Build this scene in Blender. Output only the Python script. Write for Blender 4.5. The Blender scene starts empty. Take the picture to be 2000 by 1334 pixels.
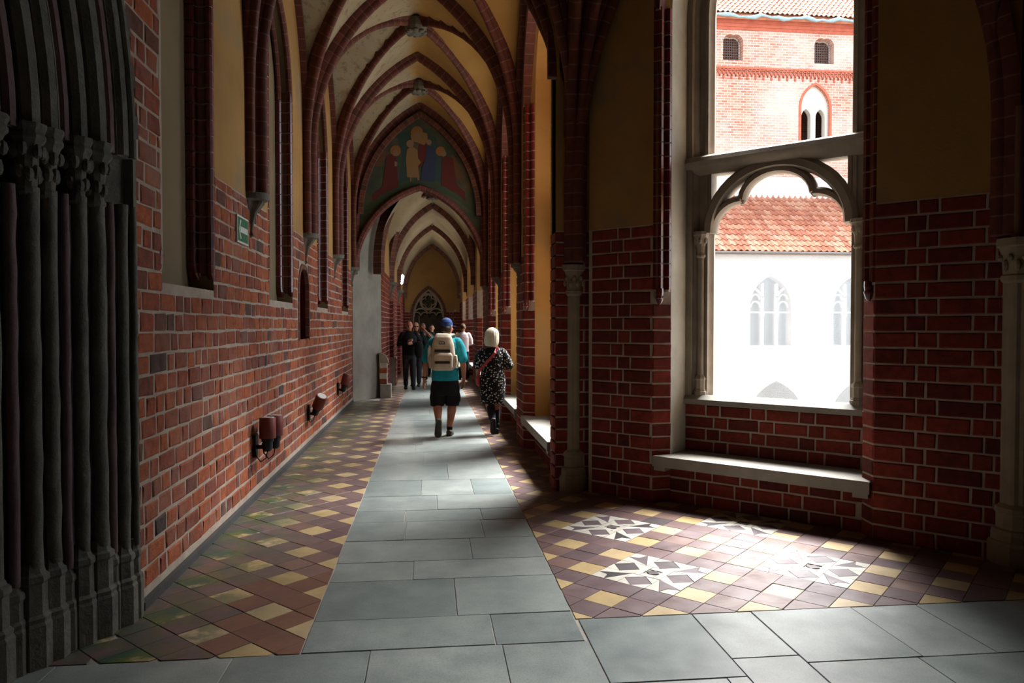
import bpy, bmesh, math, random
from mathutils import Vector, Matrix, noise
from mathutils.geometry import tessellate_polygon
R = math.radians
PI = math.pi
random.seed(7)
SC = bpy.context.scene
COL = SC.collection

# ------------------------------------------------------------------ camera, light, exposure
FPX = 1445.0
YAW = math.atan(158 / FPX)
PIT = math.atan(32 / math.hypot(FPX, 158))
CAM = Vector((0, 0, 1.6))
cd = bpy.data.cameras.new('camera')
cd.sensor_fit = 'HORIZONTAL'
cd.sensor_width = 36
cd.lens = 36 * FPX / 2000
cd.clip_start = 0.02
cd.clip_end = 300
co = bpy.data.objects.new('camera', cd)
co.location = CAM
co.rotation_euler = (PI / 2 - PIT, 0, -YAW)
COL.objects.link(co)
SC.camera = co

w = bpy.data.worlds.new('sky')
SC.world = w
w.use_nodes = True
bg = w.node_tree.nodes['Background']
bg.inputs[0].default_value = (0.80, 0.90, 1.0, 1)
bg.inputs[1].default_value = 4.1

sd = bpy.data.lights.new('sun', 'SUN')
sd.energy = 40.0
sd.angle = R(38)
sd.color = (1.0, 0.985, 0.96)
so = bpy.data.objects.new('sun_offscreen', sd)
_el = R(57)
_h = Vector((0.66, 0.75, 0)).normalized()
so.rotation_euler = (_h * math.cos(_el) + Vector((0, 0, math.sin(_el)))).to_track_quat('Z', 'Y').to_euler()
so.location = (12, 20, 25)
COL.objects.link(so)

SC.view_settings.view_transform = 'Standard'
SC.view_settings.look = 'None'
SC.view_settings.gamma = 1
SC.view_settings.use_curve_mapping = False
SC.view_settings.exposure = 0.32
SC.cycles.max_bounces = 10
SC.cycles.diffuse_bounces = 6
SC.cycles.sample_clamp_indirect = 6

# ------------------------------------------------------------------ materials
ALB = 0.70          # overall reflectance, lowered so less light bounces between surfaces
def lin(c):
    if isinstance(c, str):
        c = tuple(int(c[i:i + 2], 16) / 255 for i in (0, 2, 4))
    return tuple(ALB * (x / 12.92 if x <= 0.04045 else ((x + 0.055) / 1.055) ** 2.4) for x in c) + (1,)

class Nodes:
    def __init__(s, name):
        s.m = bpy.data.materials.new(name)
        s.m.use_nodes = True
        s.t = s.m.node_tree
        s.b = s.t.nodes['Principled BSDF']
    def n(s, typ, **kw):
        nd = s.t.nodes.new(typ)
        for k, v in kw.items():
            if k.startswith('i_'):
                key = k[2:]
                nd.inputs[int(key) if key.isdigit() else key.replace('_', ' ')].default_value = v
            else:
                setattr(nd, k, v)
        return nd
    def l(s, a, b):
        s.t.links.new(a, b)
    def ramp(s, fac, stops, interp='LINEAR'):
        r = s.n('ShaderNodeValToRGB')
        r.color_ramp.interpolation = interp
        e = r.color_ramp.elements
        while len(e) < len(stops):
            e.new(0.5)
        for el, (p, c) in zip(e, stops):
            el.position = p
            el.color = c if len(c) == 4 else lin(c)
        s.l(fac, r.inputs[0])
        return r.outputs[0]
    def mix(s, fac, a, b, mode='MIX'):
        m = s.n('ShaderNodeMix', data_type='RGBA', blend_type=mode)
        for sock, val in ((m.inputs[0], fac), (m.inputs[6], a), (m.inputs[7], b)):
            if hasattr(val, 'is_output'):
                s.l(val, sock)
            else:
                sock.default_value = val
        return m.outputs[2]
    def math(s, op, a, b=0.0, c=None):
        m = s.n('ShaderNodeMath', operation=op)
        for i, val in enumerate((a, b) if c is None else (a, b, c)):
            if hasattr(val, 'is_output'):
                s.l(val, m.inputs[i])
            else:
                m.inputs[i].default_value = val
        return m.outputs[0]
    def noise(s, scale, detail=4, rough=0.6, vec=None):
        if vec is None:
            vec = s.pos()
        nz = s.n('ShaderNodeTexNoise', i_Scale=scale, i_Detail=detail, i_Roughness=rough)
        s.l(vec, nz.inputs['Vector'])
        return nz.outputs[0]
    def pos(s):
        if not hasattr(s, '_g'):
            s._g = s.n('ShaderNodeNewGeometry')
        return s._g.outputs['Position']
    def objco(s):
        if not hasattr(s, '_tc'):
            s._tc = s.n('ShaderNodeTexCoord')
        return s._tc.outputs['Object']
    def xyz(s, i):
        if not hasattr(s, '_x'):
            s._x = s.n('ShaderNodeSeparateXYZ')
            s.l(s.pos(), s._x.inputs[0])
        return s._x.outputs[i]
    def rnd(s):
        s.pos()
        o = s.n('ShaderNodeObjectInfo')
        return s.math('FRACT', s.math('ADD', o.outputs['Random'], s._g.outputs['Random Per Island']))
    def bump(s, h, strength=0.3, dist=0.01):
        b = s.n('ShaderNodeBump', i_Strength=strength, i_Distance=dist)
        s.l(h, b.inputs['Height'])
        s.l(b.outputs[0], s.b.inputs['Normal'])
    def done(s, color=None, rough=0.8, spec=0.3):
        if color is not None:
            if hasattr(color, 'is_output'):
                s.l(color, s.b.inputs['Base Color'])
            else:
                s.b.inputs['Base Color'].default_value = color
        if hasattr(rough, 'is_output'):
            s.l(rough, s.b.inputs['Roughness'])
        else:
            s.b.inputs['Roughness'].default_value = rough
        s.b.inputs['Specular IOR Level'].default_value = spec
        return s.m

MATS = {}
def simple(name, c1, c2=None, scale=8, rough=0.8, bump=0.2, dist=0.005, spec=0.3, fine=0, metal=0):
    k = Nodes(name)
    c2 = c2 or c1
    nz = k.noise(scale)
    col = k.ramp(nz, [(0.3, c1), (0.7, c2)])
    if bump:
        k.bump(k.noise(fine or scale * 6, 5), bump, dist)
    k.b.inputs['Metallic'].default_value = metal
    MATS[name] = k.done(col, rough, spec)
    return MATS[name]

def brick_mat(name, stops, rough=0.85, bump=0.6, dist=0.006, dirt='6a5a50', dirt_amt=0.3, spec=0.25):
    k = Nodes(name)
    r = k.rnd()
    base = k.ramp(r, stops)
    mott = k.ramp(k.noise(14, 5, 0.7), [(0.3, (0.55, 0.55, 0.55, 1)), (0.65, (1.1, 1.1, 1.1, 1))])
    col = k.mix(1.0, base, mott, 'MULTIPLY')
    d = k.math('MULTIPLY', k.ramp(k.noise(2.2, 4, 0.6), [(0.5, (0, 0, 0, 1)), (0.75, (1, 1, 1, 1))]), dirt_amt)
    col = k.mix(d, col, lin(dirt))
    k.bump(k.noise(60, 6, 0.7), bump, dist)
    MATS[name] = k.done(col, rough, spec)

brick_mat('brick_old', [(0.0, '8a4630'), (0.2, 'ac5c38'), (0.45, 'b8643c'), (0.68, 'a05038'), (0.9, '864a3a'), (0.97, '6a463c'), (1.0, '4a403c')], dirt='96766a', dirt_amt=0.6, bump=.8, dist=.009)
brick_mat('brick_red', [(0.0, '6a241c'), (0.3, '843024'), (0.6, '90382a'), (0.85, '742a22'), (1.0, '5c2420')], dirt_amt=0.12, bump=0.35, dist=0.004)
brick_mat('brick_glazed', [(0.0, '5a1a18'), (0.5, '7a2622'), (1.0, '68201f')], rough=0.25, bump=0.12, dist=0.003, dirt_amt=0.05, spec=0.6)
brick_mat('brick_dark', [(0.0, '3a3438'), (1.0, '4a4246')], rough=0.4, dirt_amt=0.1)
simple('mortar', 'b4a596', 'cdbfae', 9, 0.95, 0.5, 0.006)
simple('plaster_white', 'b8b2a4', 'd2ccbe', 3, 0.9, 0.25, 0.005, fine=30)
simple('plaster_grey', '8f8a7e', 'aaa496', 2.2, 0.9, 0.25, 0.005, fine=30)
simple('stone_frame', '96887a', 'b0a392', 5, 0.8, 0.35, 0.004, fine=60)
simple('stone_dark', '5a5750', '7d786c', 5, 0.85, 0.8, 0.012, fine=22)
simple('stone_pink', '6a5354', '7d6664', 5, 0.85, 0.7, 0.01, fine=22)
simple('stone_sill', '8c8880', 'a09c92', 5, 0.7, 0.3, 0.004, fine=50)
simple('stone_column', '8c8070', 'a3977f', 5, 0.8, 0.4, 0.005, fine=40)
simple('oak', '2f2219', '443022', 6, 0.6, 0.3)
simple('iron', '141416', '1d1d20', 9, 0.5, 0.1)

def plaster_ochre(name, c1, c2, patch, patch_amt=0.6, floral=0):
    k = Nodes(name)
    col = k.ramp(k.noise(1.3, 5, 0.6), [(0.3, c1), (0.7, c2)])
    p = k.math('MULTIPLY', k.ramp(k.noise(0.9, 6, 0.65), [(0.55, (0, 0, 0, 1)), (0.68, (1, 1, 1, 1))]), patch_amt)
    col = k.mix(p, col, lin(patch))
    if floral:
        # faded painted foliage on the vault, reds and greens
        a = k.ramp(k.noise(7, 3, 0.7), [(0.55, (0, 0, 0, 1)), (0.64, (1, 1, 1, 1))])
        b = k.ramp(k.noise(9.3, 3, 0.7), [(0.57, (0, 0, 0, 1)), (0.66, (1, 1, 1, 1))])
        col = k.mix(k.math('MULTIPLY', a, floral), col, lin('8d5a48'))
        col = k.mix(k.math('MULTIPLY', b, floral), col, lin('58624c'))
    if floral > .3:
        # later ochre limewash over the courtyard half of the vault
        e = k.math('ADD', k.xyz(0), k.math('MULTIPLY', k.noise(1.2, 4), .8))
        f = k.ramp(e, [(.02, (0, 0, 0, 1)), (.22, (1, 1, 1, 1))])
        col = k.mix(f, col, k.ramp(k.noise(1.7, 5, .6), [(.3, 'a87f44'), (.7, 'bd9556')]))
    k.bump(k.noise(25, 5), 0.25, 0.006)
    MATS[name] = k.done(col, 0.9, 0.2)
plaster_ochre('plaster_ochre', 'a87f44', 'bd9556', '9c8a66', 0.5)
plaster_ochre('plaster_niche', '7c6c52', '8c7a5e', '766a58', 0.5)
plaster_ochre('vault_web', 'a3957a', 'b4a78c', 'aea692', 0.6, 0.5)
plaster_ochre('vault_far', 'b0a084', 'c0b296', 'a8a08e', 0.5, 0.1)
plaster_ochre('plaster_end', '9c8348', 'aa9458', '9a927c', 0.5)

def wall_base(name, ztop, plaster, ymin=None, mort=('a09082', 'bcac9c')):
    # joint mortar up to the top of the brickwork, lime plaster above it
    k = Nodes(name)
    f = k.math('GREATER_THAN', k.xyz(2), ztop)
    if ymin is not None:
        f = k.math('MULTIPLY', f, k.math('GREATER_THAN', k.xyz(1), ymin))
    mo = k.ramp(k.noise(9), [(0.3, mort[0]), (0.7, mort[1])])
    c1, c2, patch = plaster
    pl = k.ramp(k.noise(1.3, 5, 0.6), [(0.3, c1), (0.7, c2)])
    pp = k.math('MULTIPLY', k.ramp(k.noise(1.1, 6, 0.65), [(0.55, (0, 0, 0, 1)), (0.66, (1, 1, 1, 1))]), 0.6)
    pl = k.mix(pp, pl, lin(patch))
    k.bump(k.noise(45, 5), 0.4, 0.006)
    MATS[name] = k.done(k.mix(f, mo, pl), 0.92, 0.2)
wall_base('wall_left_base', 2.735, ('a07a48', 'b88e56', '8e8068'), 4.72)
wall_base('wall_bay_base', 2.505, ('a07a48', 'b88e56', '8e8068'))
wall_base('wall_end_base', 2.17, ('a07a48', 'b88e56', '8e8068'))

def rib_mat(name, c1, c2, joint, step):
    k = Nodes(name)
    uv = k.n('ShaderNodeUVMap')
    sx = k.n('ShaderNodeSeparateXYZ')
    k.l(uv.outputs[0], sx.inputs[0])
    cell = k.math('DIVIDE', sx.outputs[0], step)
    fr = k.math('FRACT', cell)
    j = k.math('LESS_THAN', fr, 0.09)
    wn = k.n('ShaderNodeTexWhiteNoise', noise_dimensions='1D')
    k.l(k.math('FLOOR', cell), wn.inputs['W'])
    col = k.ramp(wn.outputs[0], [(0.0, c1), (1.0, c2)])
    mott = k.ramp(k.noise(14, 4), [(0.3, (0.7, 0.7, 0.7, 1)), (0.7, (1.1, 1.1, 1.1, 1))])
    col = k.mix(1.0, col, mott, 'MULTIPLY')
    col = k.mix(k.math('MULTIPLY', j, 0.55), col, lin(joint))
    k.bump(k.math('SUBTRACT', k.noise(50, 4), k.math('MULTIPLY', j, 1.5)), 0.4, 0.006)
    MATS[name] = k.done(col, 0.7, 0.3)
rib_mat('rib', '5e3026', '713a2e', '8a6a5c', 0.13)
rib_mat('rib_brick', '5a3428', '7a4634', '8e7a68', 0.12)

def slab_mat():
    k = Nodes('slab')
    r = k.rnd()
    base = k.ramp(r, [(0.0, '7c8685'), (0.5, '8e9694'), (1.0, '9aa09d')])
    col = k.mix(1.0, base, k.ramp(k.noise(3.5, 6, 0.65), [(0.25, (0.62, 0.64, 0.66, 1)), (0.7, (1.1, 1.09, 1.06, 1))]), 'MULTIPLY')
    col = k.mix(1.0, col, k.ramp(k.noise(120, 3, 0.6), [(0.3, (0.72, 0.72, 0.72, 1)), (0.55, (1, 1, 1, 1))]), 'MULTIPLY')
    k.bump(k.math('ADD', k.noise(70, 5, 0.6), k.math('MULTIPLY', k.noise(6, 3), 2.0)), 0.18, 0.003)
    rg = k.math('ADD', 0.22, k.math('MULTIPLY', k.noise(5, 4), 0.28))
    MATS['slab'] = k.done(col, rg, 0.45)
slab_mat()

def tile_mat(name, stops, glaze=0.0):
    k = Nodes(name)
    base = k.ramp(k.rnd(), stops)
    col = k.mix(1.0, base, k.ramp(k.noise(6, 5, 0.65), [(0.25, (0.72, 0.72, 0.72, 1)), (0.7, (1.08, 1.08, 1.08, 1))]), 'MULTIPLY')
    if glaze:
        # remains of green glaze where nobody walks, along the old wall
        side = k.ramp(k.math('MULTIPLY', k.math('ADD', k.xyz(0), 1.65), 1.0), [(0.3, (1, 1, 1, 1)), (0.85, (0, 0, 0, 1))])
        gz = k.ramp(k.noise(3.6, 4, 0.75), [(0.41, (0, 0, 0, 1)), (0.51, (1, 1, 1, 1))])
        f = k.math('MULTIPLY', k.math('MULTIPLY', side, gz), glaze)
        col = k.mix(f, col, k.ramp(k.noise(5, 2), [(0.4, '4e6030'), (0.6, '2a4f42')]))
    k.bump(k.noise(30, 5), 0.25, 0.004)
    rg = k.math('ADD', 0.2, k.math('MULTIPLY', k.noise(5, 4), 0.3))
    MATS[name] = k.done(col, rg, 0.55)
tile_mat('tile_purple', [(0.0, '665254'), (0.35, '6f5a5a'), (0.7, '765e5c'), (0.94, '80645a'), (1.0, '4e484a')], 0.6)
tile_mat('tile_yellow', [(0.0, 'b49a6c'), (0.5, 'c2a87a'), (1.0, 'bca684')], 0.95)
tile_mat('tile_white', [(0.0, 'c4bfb4'), (1.0, 'd4cfc4')])
tile_mat('tile_dark', [(0.0, '6a5c60'), (0.6, '75666a'), (1.0, '3c393c')])
tile_mat('tile_terracotta', [(0.0, '6e5046'), (1.0, '7e5a4a')])
simple('grout', '98928a', 'a8a298', 8, 0.9, 0.2)
simple('skirting', '3c3c3e', '4c4c4c', 6, 0.6, 0.3)

# ------------------------------------------------------------------ mesh helpers
class Frame:
    def __init__(s, O, U, N):
        s.O, s.U, s.N = Vector((O[0], O[1], 0)), Vector((U[0], U[1], 0)).normalized(), Vector((N[0], N[1], 0)).normalized()
    def P(s, u, n, z):
        return s.O + s.U * u + s.N * n + Vector((0, 0, z))
    def M(s):
        m = Matrix.Identity(4)
        for i in range(3):
            m[i][0], m[i][1] = s.U[i], s.N[i]
        return m
WF = Frame((0, 0), (1, 0), (0, 1))

class MB:
    def __init__(s):
        s.v, s.f, s.mi, s.uv = [], [], [], {}
        s.cur = 0
    def add(s, vs, fs, uvs=None):
        o = len(s.v)
        s.v += [tuple(p) for p in vs]
        for i, f in enumerate(fs):
            if uvs:
                s.uv[len(s.f)] = uvs[i]
            s.f.append(tuple(o + j for j in f))
            s.mi.append(s.cur)
    def fbox(s, fr, u0, u1, n0, n1, z0, z1, ch=0.0):
        if ch <= 0:
            vs = [fr.P(u, n, z) for z in (z0, z1) for n in (n0, n1) for u in (u0, u1)]
            s.add(vs, [(0, 2, 3, 1), (4, 5, 7, 6), (0, 1, 5, 4), (2, 6, 7, 3), (0, 4, 6, 2), (1, 3, 7, 5)])
        else:
            s.plan(fr, [(u0 + ch, n0), (u1 - ch, n0), (u1, n0 + ch), (u1, n1 - ch), (u1 - ch, n1), (u0 + ch, n1), (u0, n1 - ch), (u0, n0 + ch)], z0, z1, ch)
    def box(s, x0, x1, y0, y1, z0, z1, ch=0.0):
        s.fbox(WF, x0, x1, y0, y1, z0, z1, ch)
    def plan(s, fr, pts, z0, z1, ch=0.0):
        """plan polygon extruded upwards, top edge optionally bevelled"""
        k = len(pts)
        if ch:
            cx = sum(p[0] for p in pts) / k
            cy = sum(p[1] for p in pts) / k
            rr = max(math.hypot(p[0] - cx, p[1] - cy) for p in pts)
            q = [(cx + (p[0] - cx) * (1 - ch / rr), cy + (p[1] - cy) * (1 - ch / rr)) for p in pts]
            L = [(pts, z0), (pts, z1 - ch), (q, z1)]
        else:
            L = [(pts, z0), (pts, z1)]
        vs = [fr.P(p[0], p[1], z) for pp, z in L for p in pp]
        fs = []
        for a in range(len(L) - 1):
            for i in range(k):
                j = (i + 1) % k
                fs.append((a * k + i, a * k + j, a * k + k + j, a * k + k + i))
        fs.append(tuple(range(k - 1, -1, -1)))
        b = (len(L) - 1) * k
        fs.append(tuple(range(b, b + k)))
        s.add(vs, fs)
    def prism(s, pts3a, pts3b):
        k = len(pts3a)
        s.add(list(pts3a) + list(pts3b), [(i, (i + 1) % k, k + (i + 1) % k, k + i) for i in range(k)] + [tuple(range(k - 1, -1, -1)), tuple(range(k, 2 * k))])
    def sweep(s, path, prof, lat, closed=False, u0=0.0, cap=True):
        """profile (a,b): a along lat (path plane normal), b along lat x tangent"""
        k, m = len(prof), len(path)
        vs, L = [], [u0]
        for i, p in enumerate(path):
            a = path[i - 1] if (i > 0 or closed) else path[i]
            b = path[(i + 1) % m] if (i < m - 1 or closed) else path[i]
            t = (b - a).normalized()
            la = lat - t * lat.dot(t)
            la.normalize()
            o = la.cross(t)
            # miter
            if 0 < i < m - 1 or closed:
                t0 = (p - a).normalized()
                cs = max(0.5, t0.dot(t))
            else:
                cs = 1
            for (x, y) in prof:
                vs.append(p + la * x + o * (y / cs))
            if i:
                L.append(L[-1] + (p - path[i - 1]).length)
        fs, uvs = [], []
        for i in range(m if closed else m - 1):
            i2 = (i + 1) % m
            for j in range(k):
                j2 = (j + 1) % k
                fs.append((i * k + j, i * k + j2, i2 * k + j2, i2 * k + j))
                ub = L[i2] if i2 else L[i] + 0.1
                uvs.append(((L[i], j / k), (L[i], (j + 1) / k), (ub, (j + 1) / k), (ub, j / k)))
        if cap and not closed:
            fs.append(tuple(range(k - 1, -1, -1)))
            uvs.append(tuple((L[0], 0) for _ in range(k)))
            fs.append(tuple(range((m - 1) * k, m * k)))
            uvs.append(tuple((L[-1], 0) for _ in range(k)))
        s.add(vs, fs, uvs)
    def lathe(s, c, prof, seg=16, rot=0.0, sx=1, sy=1):
        vs = []
        for r, z in prof:
            for i in range(seg):
                a = rot + 2 * PI * i / seg
                vs.append((c[0] + r * math.cos(a) * sx, c[1] + r * math.sin(a) * sy, c[2] + z))
        fs = []
        for j in range(len(prof) - 1):
            for i in range(seg):
                i2 = (i + 1) % seg
                fs.append((j * seg + i, j * seg + i2, j * seg + seg + i2, j * seg + seg + i))
        fs.append(tuple(range(seg - 1, -1, -1)))
        b = (len(prof) - 1) * seg
        fs.append(tuple(range(b, b + seg)))
        s.add(vs, fs)
    def tube(s, pts, rad, seg=8):
        pts = [Vector(p) for p in pts]
        rr = rad if isinstance(rad, (list, tuple)) else [rad] * len(pts)
        rings = []
        ref = None
        for i, p in enumerate(pts):
            t = (pts[min(i + 1, len(pts) - 1)] - pts[max(i - 1, 0)]).normalized()
            if ref is None:
                ref = Vector((0, 0, 1)) if abs(t.z) < 0.9 else Vector((0, 1, 0))
            x = ref - t * ref.dot(t)
            x.normalize()
            y = t.cross(x)
            ref = x
            rings.append([p + (x * math.cos(2 * PI * j / seg) + y * math.sin(2 * PI * j / seg)) * rr[i] for j in range(seg)])
        s.loft(rings)
    def limb(s, pts, rad, seg=12):
        """tube with rounded ends, radii interpolated along a smooth chain"""
        pts = [Vector(p) for p in pts]
        a, b = (pts[0] - pts[1]).normalized(), (pts[-1] - pts[-2]).normalized()
        P = [pts[0] + a * rad[0] * 0.95, pts[0] + a * rad[0] * 0.6] + pts + [pts[-1] + b * rad[-1] * 0.6, pts[-1] + b * rad[-1] * 0.95]
        Rr = [rad[0] * 0.3, rad[0] * 0.8] + list(rad) + [rad[-1] * 0.8, rad[-1] * 0.3]
        s.tube(P, Rr, seg)
    def loft(s, rings, cap=True):
        k = len(rings[0])
        vs = [p for r in rings for p in r]
        fs = []
        for i in range(len(rings) - 1):
            for j in range(k):
                j2 = (j + 1) % k
                fs.append((i * k + j, i * k + j2, i * k + k + j2, i * k + k + j))
        if cap:
            fs.append(tuple(range(k - 1, -1, -1)))
            fs.append(tuple(range((len(rings) - 1) * k, len(rings) * k)))
        s.add(vs, fs)
    def rings(s, data, seg=20, pw=2.0, M=None):
        """stack of horizontal super-elliptic rings (x,y,z,rx,ry)"""
        out = []
        for (x, y, z, rx, ry) in data:
            rg = []
            for j in range(seg):
                a = 2 * PI * j / seg
                ca, sa = math.cos(a), math.sin(a)
                px = math.copysign(abs(ca) ** (2 / pw), ca) * rx
                py = math.copysign(abs(sa) ** (2 / pw), sa) * ry
                p = Vector((x + px, y + py, z))
                rg.append(M @ p if M else p)
            out.append(rg)
        s.loft(out)
    def ell(s, c, r, seg=14, rn=9, M=None):
        data = []
        for i in range(rn):
            a = -PI / 2 + PI * (i + 0.15) / (rn - 0.7)
            data.append((c[0], c[1], c[2] + r[2] * math.sin(a), r[0] * math.cos(a), r[1] * math.cos(a)))
        s.rings(data, seg, 2.0, M)
    def mesh(s, name, mats, smooth=False, recalc=True, angle=None):
        me = bpy.data.meshes.new(name)
        me.from_pydata(s.v, [], s.f)
        mats = mats if isinstance(mats, (list, tuple)) else [mats]
        for m in mats:
            me.materials.append(MATS[m] if isinstance(m, str) else m)
        if len(mats) > 1:
            me.polygons.foreach_set('material_index', s.mi)
        if s.uv:
            ul = me.uv_layers.new(name='UVMap')
            for p in me.polygons:
                u = s.uv.get(p.index)
                if u:
                    for li, uvv in zip(p.loop_indices, u):
                        ul.data[li].uv = uvv
        if recalc:
            bm = bmesh.new()
            bm.from_mesh(me)
            bmesh.ops.recalc_face_normals(bm, faces=bm.faces)
            bm.to_mesh(me)
            bm.free()
        if smooth:
            me.polygons.foreach_set('use_smooth', [True] * len(me.polygons))
            if angle:
                me.set_sharp_from_angle(angle=R(angle))
        me.update()
        return me
    def build(s, name, mats, parent=None, smooth=False, angle=None, recalc=True):
        return link(name, s.mesh(name, mats, smooth, recalc, angle), parent)
    def remesh(s, name, mats, parent=None, voxel=0.01, it=4, fac=0.5):
        me = s.mesh(name, mats)
        o = link(name, me, parent)
        md = o.modifiers.new('r', 'REMESH')
        md.mode = 'VOXEL'
        md.voxel_size = voxel
        md.use_smooth_shade = True
        if it:
            m2 = o.modifiers.new('s', 'SMOOTH')
            m2.iterations = it
            m2.factor = fac
        dg = bpy.context.evaluated_depsgraph_get()
        nm = bpy.data.meshes.new_from_object(o.evaluated_get(dg))
        o.modifiers.clear()
        o.data = nm
        nm.name = name
        nm.polygons.foreach_set('use_smooth', [True] * len(nm.polygons))
        return o

def link(name, me, parent=None):
    o = bpy.data.objects.new(name, me)
    COL.objects.link(o)
    if parent:
        o.parent = parent
        o.matrix_parent_inverse = parent.matrix_basis.inverted()
    return o
def tag(o, label=None, cat=None, group=None, kind=None):
    if label: o['label'] = label
    if cat: o['category'] = cat
    if group: o['group'] = group
    if kind: o['kind'] = kind
    return o
def empty(name, loc=(0, 0, 0), label=None, cat=None, group=None, kind=None):
    o = bpy.data.objects.new(name, None)
    o.empty_display_size = 0.1
    o.location = loc
    COL.objects.link(o)
    return tag(o, label, cat, group, kind)
def child(name, me, parent, mw):
    """instance of shared mesh with world matrix mw under parent"""
    o = bpy.data.objects.new(name, me)
    COL.objects.link(o)
    o.parent = parent
    o.matrix_parent_inverse = parent.matrix_basis.inverted()
    o.matrix_basis = mw
    return o

def pointed(s0, s1, zs, za, n=10):
    """points of a pointed arch from (s0,zs) over the apex to (s1,zs)"""
    wd, h = (s1 - s0) / 2, za - zs
    Rr = (wd * wd + h * h) / (2 * wd)
    out = []
    a1 = math.atan2(h, (s0 + wd) - (s0 + Rr))
    for i in range(n + 1):
        a = PI + (a1 - PI) * i / n
        out.append((s0 + Rr + Rr * math.cos(a), zs + Rr * math.sin(a)))
    right = [(s0 + s1 - p[0], p[1]) for p in reversed(out[:-1])]
    return out + right

# ------------------------------------------------------------------ brickwork
BRICK_ME = {}
def brick_verts(L, H, proud, rnd, ch=0.006, back=0.012, wob=1.0):
    j = lambda a: rnd.uniform(-a, a) * wob
    f = -proud
    A = [(0, back, 0), (L, back, 0), (L, back, H), (0, back, H)]
    B = [(j(.003), f + ch, j(.003)), (L + j(.003), f + ch, j(.003)), (L + j(.003), f + ch, H + j(.003)), (j(.003), f + ch, H + j(.003))]
    Cc = [(ch + abs(j(.005)), f + j(.002), ch + abs(j(.004))), (L - ch - abs(j(.005)), f + j(.002), ch + abs(j(.004))), (L - ch - abs(j(.005)), f + j(.002), H - ch - abs(j(.004))), (ch + abs(j(.005)), f + j(.002), H - ch - abs(j(.004)))]
    F = []
    for a in (0, 4):
        for i in range(4):
            k = (i + 1) % 4
            F.append((a + i, a + k, a + 4 + k, a + 4 + i))
    F.append((8, 9, 10, 11))
    return A + B + Cc, F
def brick_mesh(L, H, mat, proud):
    key = (round(L / 0.04), round(H, 3), mat, random.randint(0, 7), proud)
    if key not in BRICK_ME:
        Lk = max(0.04, key[0] * 0.04)
        vs, fs = brick_verts(Lk, H, proud, random.Random(sum(map(ord, str(key))) * 7 + key[3]), wob=1.9 if mat == 'brick_old' else 1.0)
        mb = MB()
        mb.add(vs, fs)
        BRICK_ME[key] = (mb.mesh('brick', mat), Lk)
    return BRICK_ME[key]

def courses(s0, s1, z0, z1, course=0.12, joint=0.016, st=0.285, hd=0.135, gaps=None, rnd=None, wild=0.0, bond='SH'):
    rnd = rnd or random.Random(int(s0 * 91 + z0 * 37 + s1 * 13))
    out = []
    z = z0
    row = 0
    while z < z1 - 0.03:
        h = min(course - joint, z1 - z - joint * 0.5)
        if h < 0.03:
            break
        iv = [(s0, s1)]
        if gaps:
            for a, b in gaps(z + h / 2):
                new = []
                for p, q in iv:
                    if b <= p or a >= q:
                        new.append((p, q))
                    else:
                        if a - p > 0.03: new.append((p, a))
                        if q - b > 0.03: new.append((b, q))
                iv = new
        k = row % 2
        u = s0 - (0.0 if row % 2 == 0 else 0.21) - (rnd.uniform(0, .2) if wild else 0)
        while u < s1:
            if wild:
                L = rnd.choice((st, st, st, hd, st * 0.8, hd * 1.2)) * rnd.uniform(0.9, 1.1)
            else:
                L = st if k % 2 == 0 else hd
            k += 1
            for p, q in iv:
                a, b = max(u, p), min(u + L, q)
                if b - a > 0.035:
                    out.append((a, b - (joint if b < q - 0.001 else 0.0), z + (rnd.uniform(-.004, .004) if wild else 0), h))
            u += L + joint * (0 if wild else 0)
        z += course
        row += 1
    return out

def lay(parent, fr, n, lst, mat, nmax=300, proud=0.009, name='brick', stuff='brickwork'):
    """the nmax largest in the photograph as own objects, the rest joined"""
    sc = []
    for b in lst:
        c = fr.P((b[0] + b[1]) / 2, n, b[2] + b[3] / 2) - CAM
        d = c.length
        face = abs(c.dot(fr.N)) / d
        sc.append(((b[1] - b[0]) * face / d / d, b))
    sc.sort(key=lambda t: -t[0])
    for _, b in sc[:nmax]:
        L = b[1] - b[0]
        me, Lk = brick_mesh(L, b[3], mat, proud)
        m = Matrix.Translation(fr.P(b[0], n, b[2])) @ fr.M() @ Matrix.Rotation(random.uniform(-.006, .006), 4, 'Y') @ Matrix.Diagonal((L / Lk, random.uniform(0.75, 1.2), 1, 1))
        child(name, me, parent, m)
    if len(sc) > nmax:
        mb = MB()
        rnd = random.Random(5)
        for _, b in sc[nmax:]:
            vs, fs = brick_verts(b[1] - b[0], b[3], proud * rnd.uniform(.75, 1.2), rnd, wob=1.9 if mat == 'brick_old' else 1.0)
            mb.add([fr.P(b[0] + p[0], n + p[1], b[2] + p[2]) for p in vs], fs)
        tag(mb.build(stuff, mat, parent), kind='stuff')

def panel(mb, fr, n, outline, holes=()):
    loops = [[Vector((p[0], p[1], 0)) for p in outline]] + [[Vector((p[0], p[1], 0)) for p in h] for h in holes]
    tris = tessellate_polygon(loops)
    flat = [p for l in loops for p in l]
    mb.add([fr.P(p.x, n, p.y) for p in flat], [tuple(t) for t in tris])
def band(mb, fr, A, nA, B, nB, closed=False):
    k = len(A)
    mb.add([fr.P(p[0], nA, p[1]) for p in A] + [fr.P(p[0], nB, p[1]) for p in B], [(i, (i + 1) % k, k + (i + 1) % k, k + i) for i in range(k if closed else k - 1)])

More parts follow.
